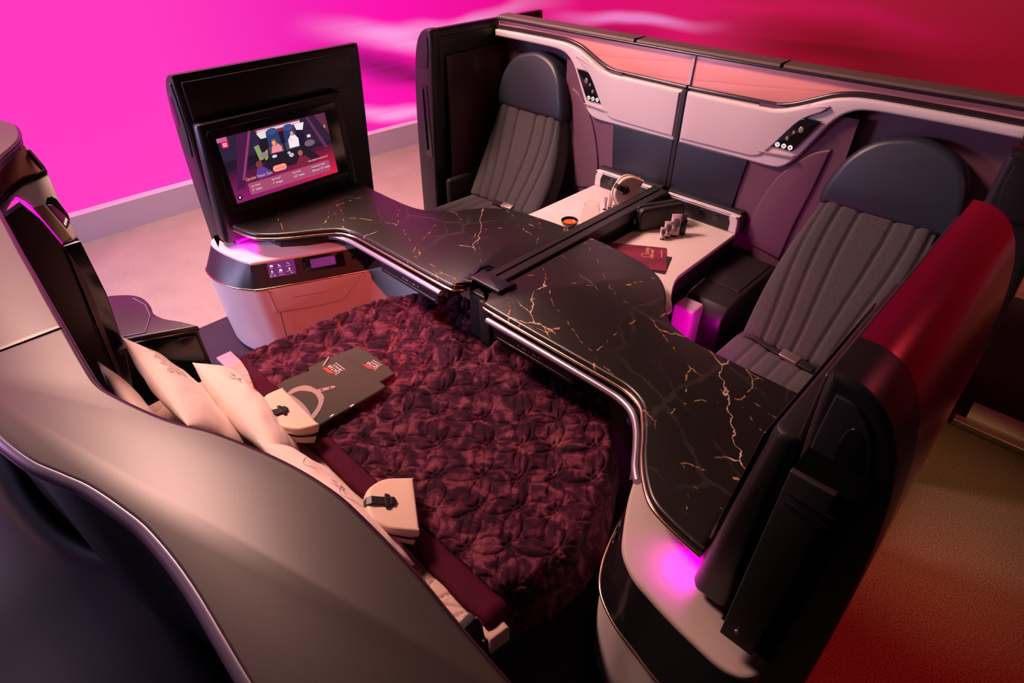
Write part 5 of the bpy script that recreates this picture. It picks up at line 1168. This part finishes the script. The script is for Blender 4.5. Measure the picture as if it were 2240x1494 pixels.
g = bmesh.new()
for k in range(3): prism_bm([(0.2515 + 0.005 * k + 0.0022 * math.cos(i * .6), 1.1295 + 0.0045 * k + 0.0040 * math.sin(i * .6)) for i in range(11)], SLP, 0.0045, 0.0055, bm=g)
finish('lit_button', g, 'white_key', cp)
tube('bin_glow_strip', [SLP(a, b_, 0.003) for a, b_ in ((0.172, 1.214), (0.186, 1.200), (0.194, 1.184), (0.204, 1.137), (0.212, 1.088))], 0.003, 'magenta_led', bn, 8, label='magenta glow strip')
prism('rose_panel', [(0.02, 1.205), (0.142, 1.226), (0.177, 1.240), (0.223, 1.252), (0.284, 1.255), (0.288, 1.262), (0.278, 1.31), (0.272, 1.352), (0.02, 1.352)], SLP, -0.20, -0.006, 'pink', ns, r1=0.004)
tube('dark_trim', [SLP(a, b_, 0.0) for a, b_ in ((0.05, 1.178), (0.122, 1.210), (0.165, 1.230), (0.216, 1.246), (0.26, 1.251), (0.286, 1.256), (0.285, 1.27), (0.277, 1.31))], 0.007, 'trim_dark', ns, 8)
# neighbouring suite below the lilac rim
nb = [(-0.25, -0.16), (0.05, -0.147), (0.18, -0.143), (0.32, -0.121), (0.42, -0.090), (0.47, -0.064), (0.555, -0.022), (0.65, -0.004), (0.8, -0.002), (1.36, -0.004)]
NBC = resample(cr(nb, 6), 60)
def nbf(u, v):
    f_ = u * 59; k = min(int(f_), 58); w = f_ - k; x = NBC[k][0] + (NBC[k + 1][0] - NBC[k][0]) * w; y = NBC[k][1] + (NBC[k + 1][1] - NBC[k][1]) * w
    return (x, y - 0.004 - v * 0.75, 0.955 - 0.02 * (1 - min(1, v / 0.06)) ** 2 - 0.16 * v ** 1.5)
slab_grid('neighbour_cover', nbf, lambda u, v: (nbf(u, v)[0], nbf(u, v)[1], 0.30), 60, 40, 'black', None, smooth=70)
o = COL.objects['neighbour_cover']; o.name = 'padded_cover'; tag(o, 'smooth dark cover of the neighbouring suite, below the lilac rim in the corner', 'cover')

# ================================================================== low armrest cabinet at the left of the bed, aisle side
ar = thing('armrest_cabinet', 'low black armrest cabinet with hinged lid at the left of the bed', 'armrest', (-1.0, 0.33, 0))
AO = cr([(-0.86, 0.10, 'c'), (-0.838, 0.262), (-0.722, 0.502, 'c'), (-0.80, 0.468), (-0.88, 0.425), (-0.95, 0.412), (-1.03, 0.425), (-1.12, 0.418), (-1.19, 0.37), (-1.24, 0.28), (-1.25, 0.10, 'c')], 6, True)
M['plum_lid'] = mat('dark_plum_lid', (0.028, 0.014, 0.026), 0.35)
prism('armrest_top', AO, 'xy', 0.585, 0.602, 'plum_lid', ar, r1=0.006)
prism('armrest_body', inset(AO, 0.004), 'xy', 0.02, 0.585, 'black', ar)
ld = prism('armrest_lid', [(-0.885, 0.20), (-0.825, 0.335), (-0.93, 0.392), (-1.03, 0.408), (-1.12, 0.392), (-1.19, 0.30), (-1.19, 0.20)], 'xy', 0.600, 0.606, 'plum_lid', ar, r1=0.002)
tube('lid_edge', [(-0.89, 0.20, 0.605), (-0.825, 0.337, 0.605), (-0.93, 0.394, 0.605), (-1.03, 0.410, 0.605), (-1.12, 0.394, 0.605)], 0.0022, 'lilac_metal', ar, 6)
g = bmesh.new()
for i in range(3):
    for j in range(3): prism_bm(rrect(-1.04 + i * 0.018, -1.028 + i * 0.018, 0.30 + j * 0.018, 0.310 + j * 0.018, 0.003, 2), 'xy', 0.6055, 0.6066, bm=g)
finish('lid_emblem', g, 'seam', ld)
tube('front_bead', [(-0.836, 0.262, 0.582), (-0.78, 0.38, 0.582), (-0.721, 0.503, 0.582)], 0.0026, 'bronze', ar, 6)
b = bmesh.new(); vfm = frame_map((-0.832, 0.272, 0.0), (0.437, 0.90, 0), (0, 0, 1)); prism_bm(rrect(0.01, 0.235, 0.30, 0.565, 0.012), vfm, -0.002, 0.004, 0.002, bm=b); finish('armrest_door', b, 'black_gloss', ar)
o = box('sill_plate', -1.30, -1.08, 0.655, 0.735, 0.0, 0.022, 'white_edge'); tag(o, 'short pale sill plate on the plum carpet beside the left cabinet foot', 'plate')
# dark side panel at the near right corner of the bed
sp = thing('bed_side_panel', 'small dark two-part side panel with bronze edge at the near right bed corner', 'panel', (0.95, 0.35, 0))
prism('upper_panel', [(0.20, 0.440), (0.486, 0.440), (0.479, 0.533), (0.466, 0.576), (0.20, 0.570)], 'yz', 0.925, 0.947, 'black', sp, r1=0.003)
prism('lower_panel', [(0.20, 0.10), (0.500, 0.10), (0.492, 0.430), (0.20, 0.430)], 'yz', 0.928, 0.952, 'black', sp, r1=0.003)
tube('panel_bead', [(0.9505, 0.501, 0.11), (0.9505, 0.494, 0.427), (0.9455, 0.488, 0.442), (0.9455, 0.481, 0.532), (0.9455, 0.468, 0.574)], 0.003, 'bronze', sp, 6)
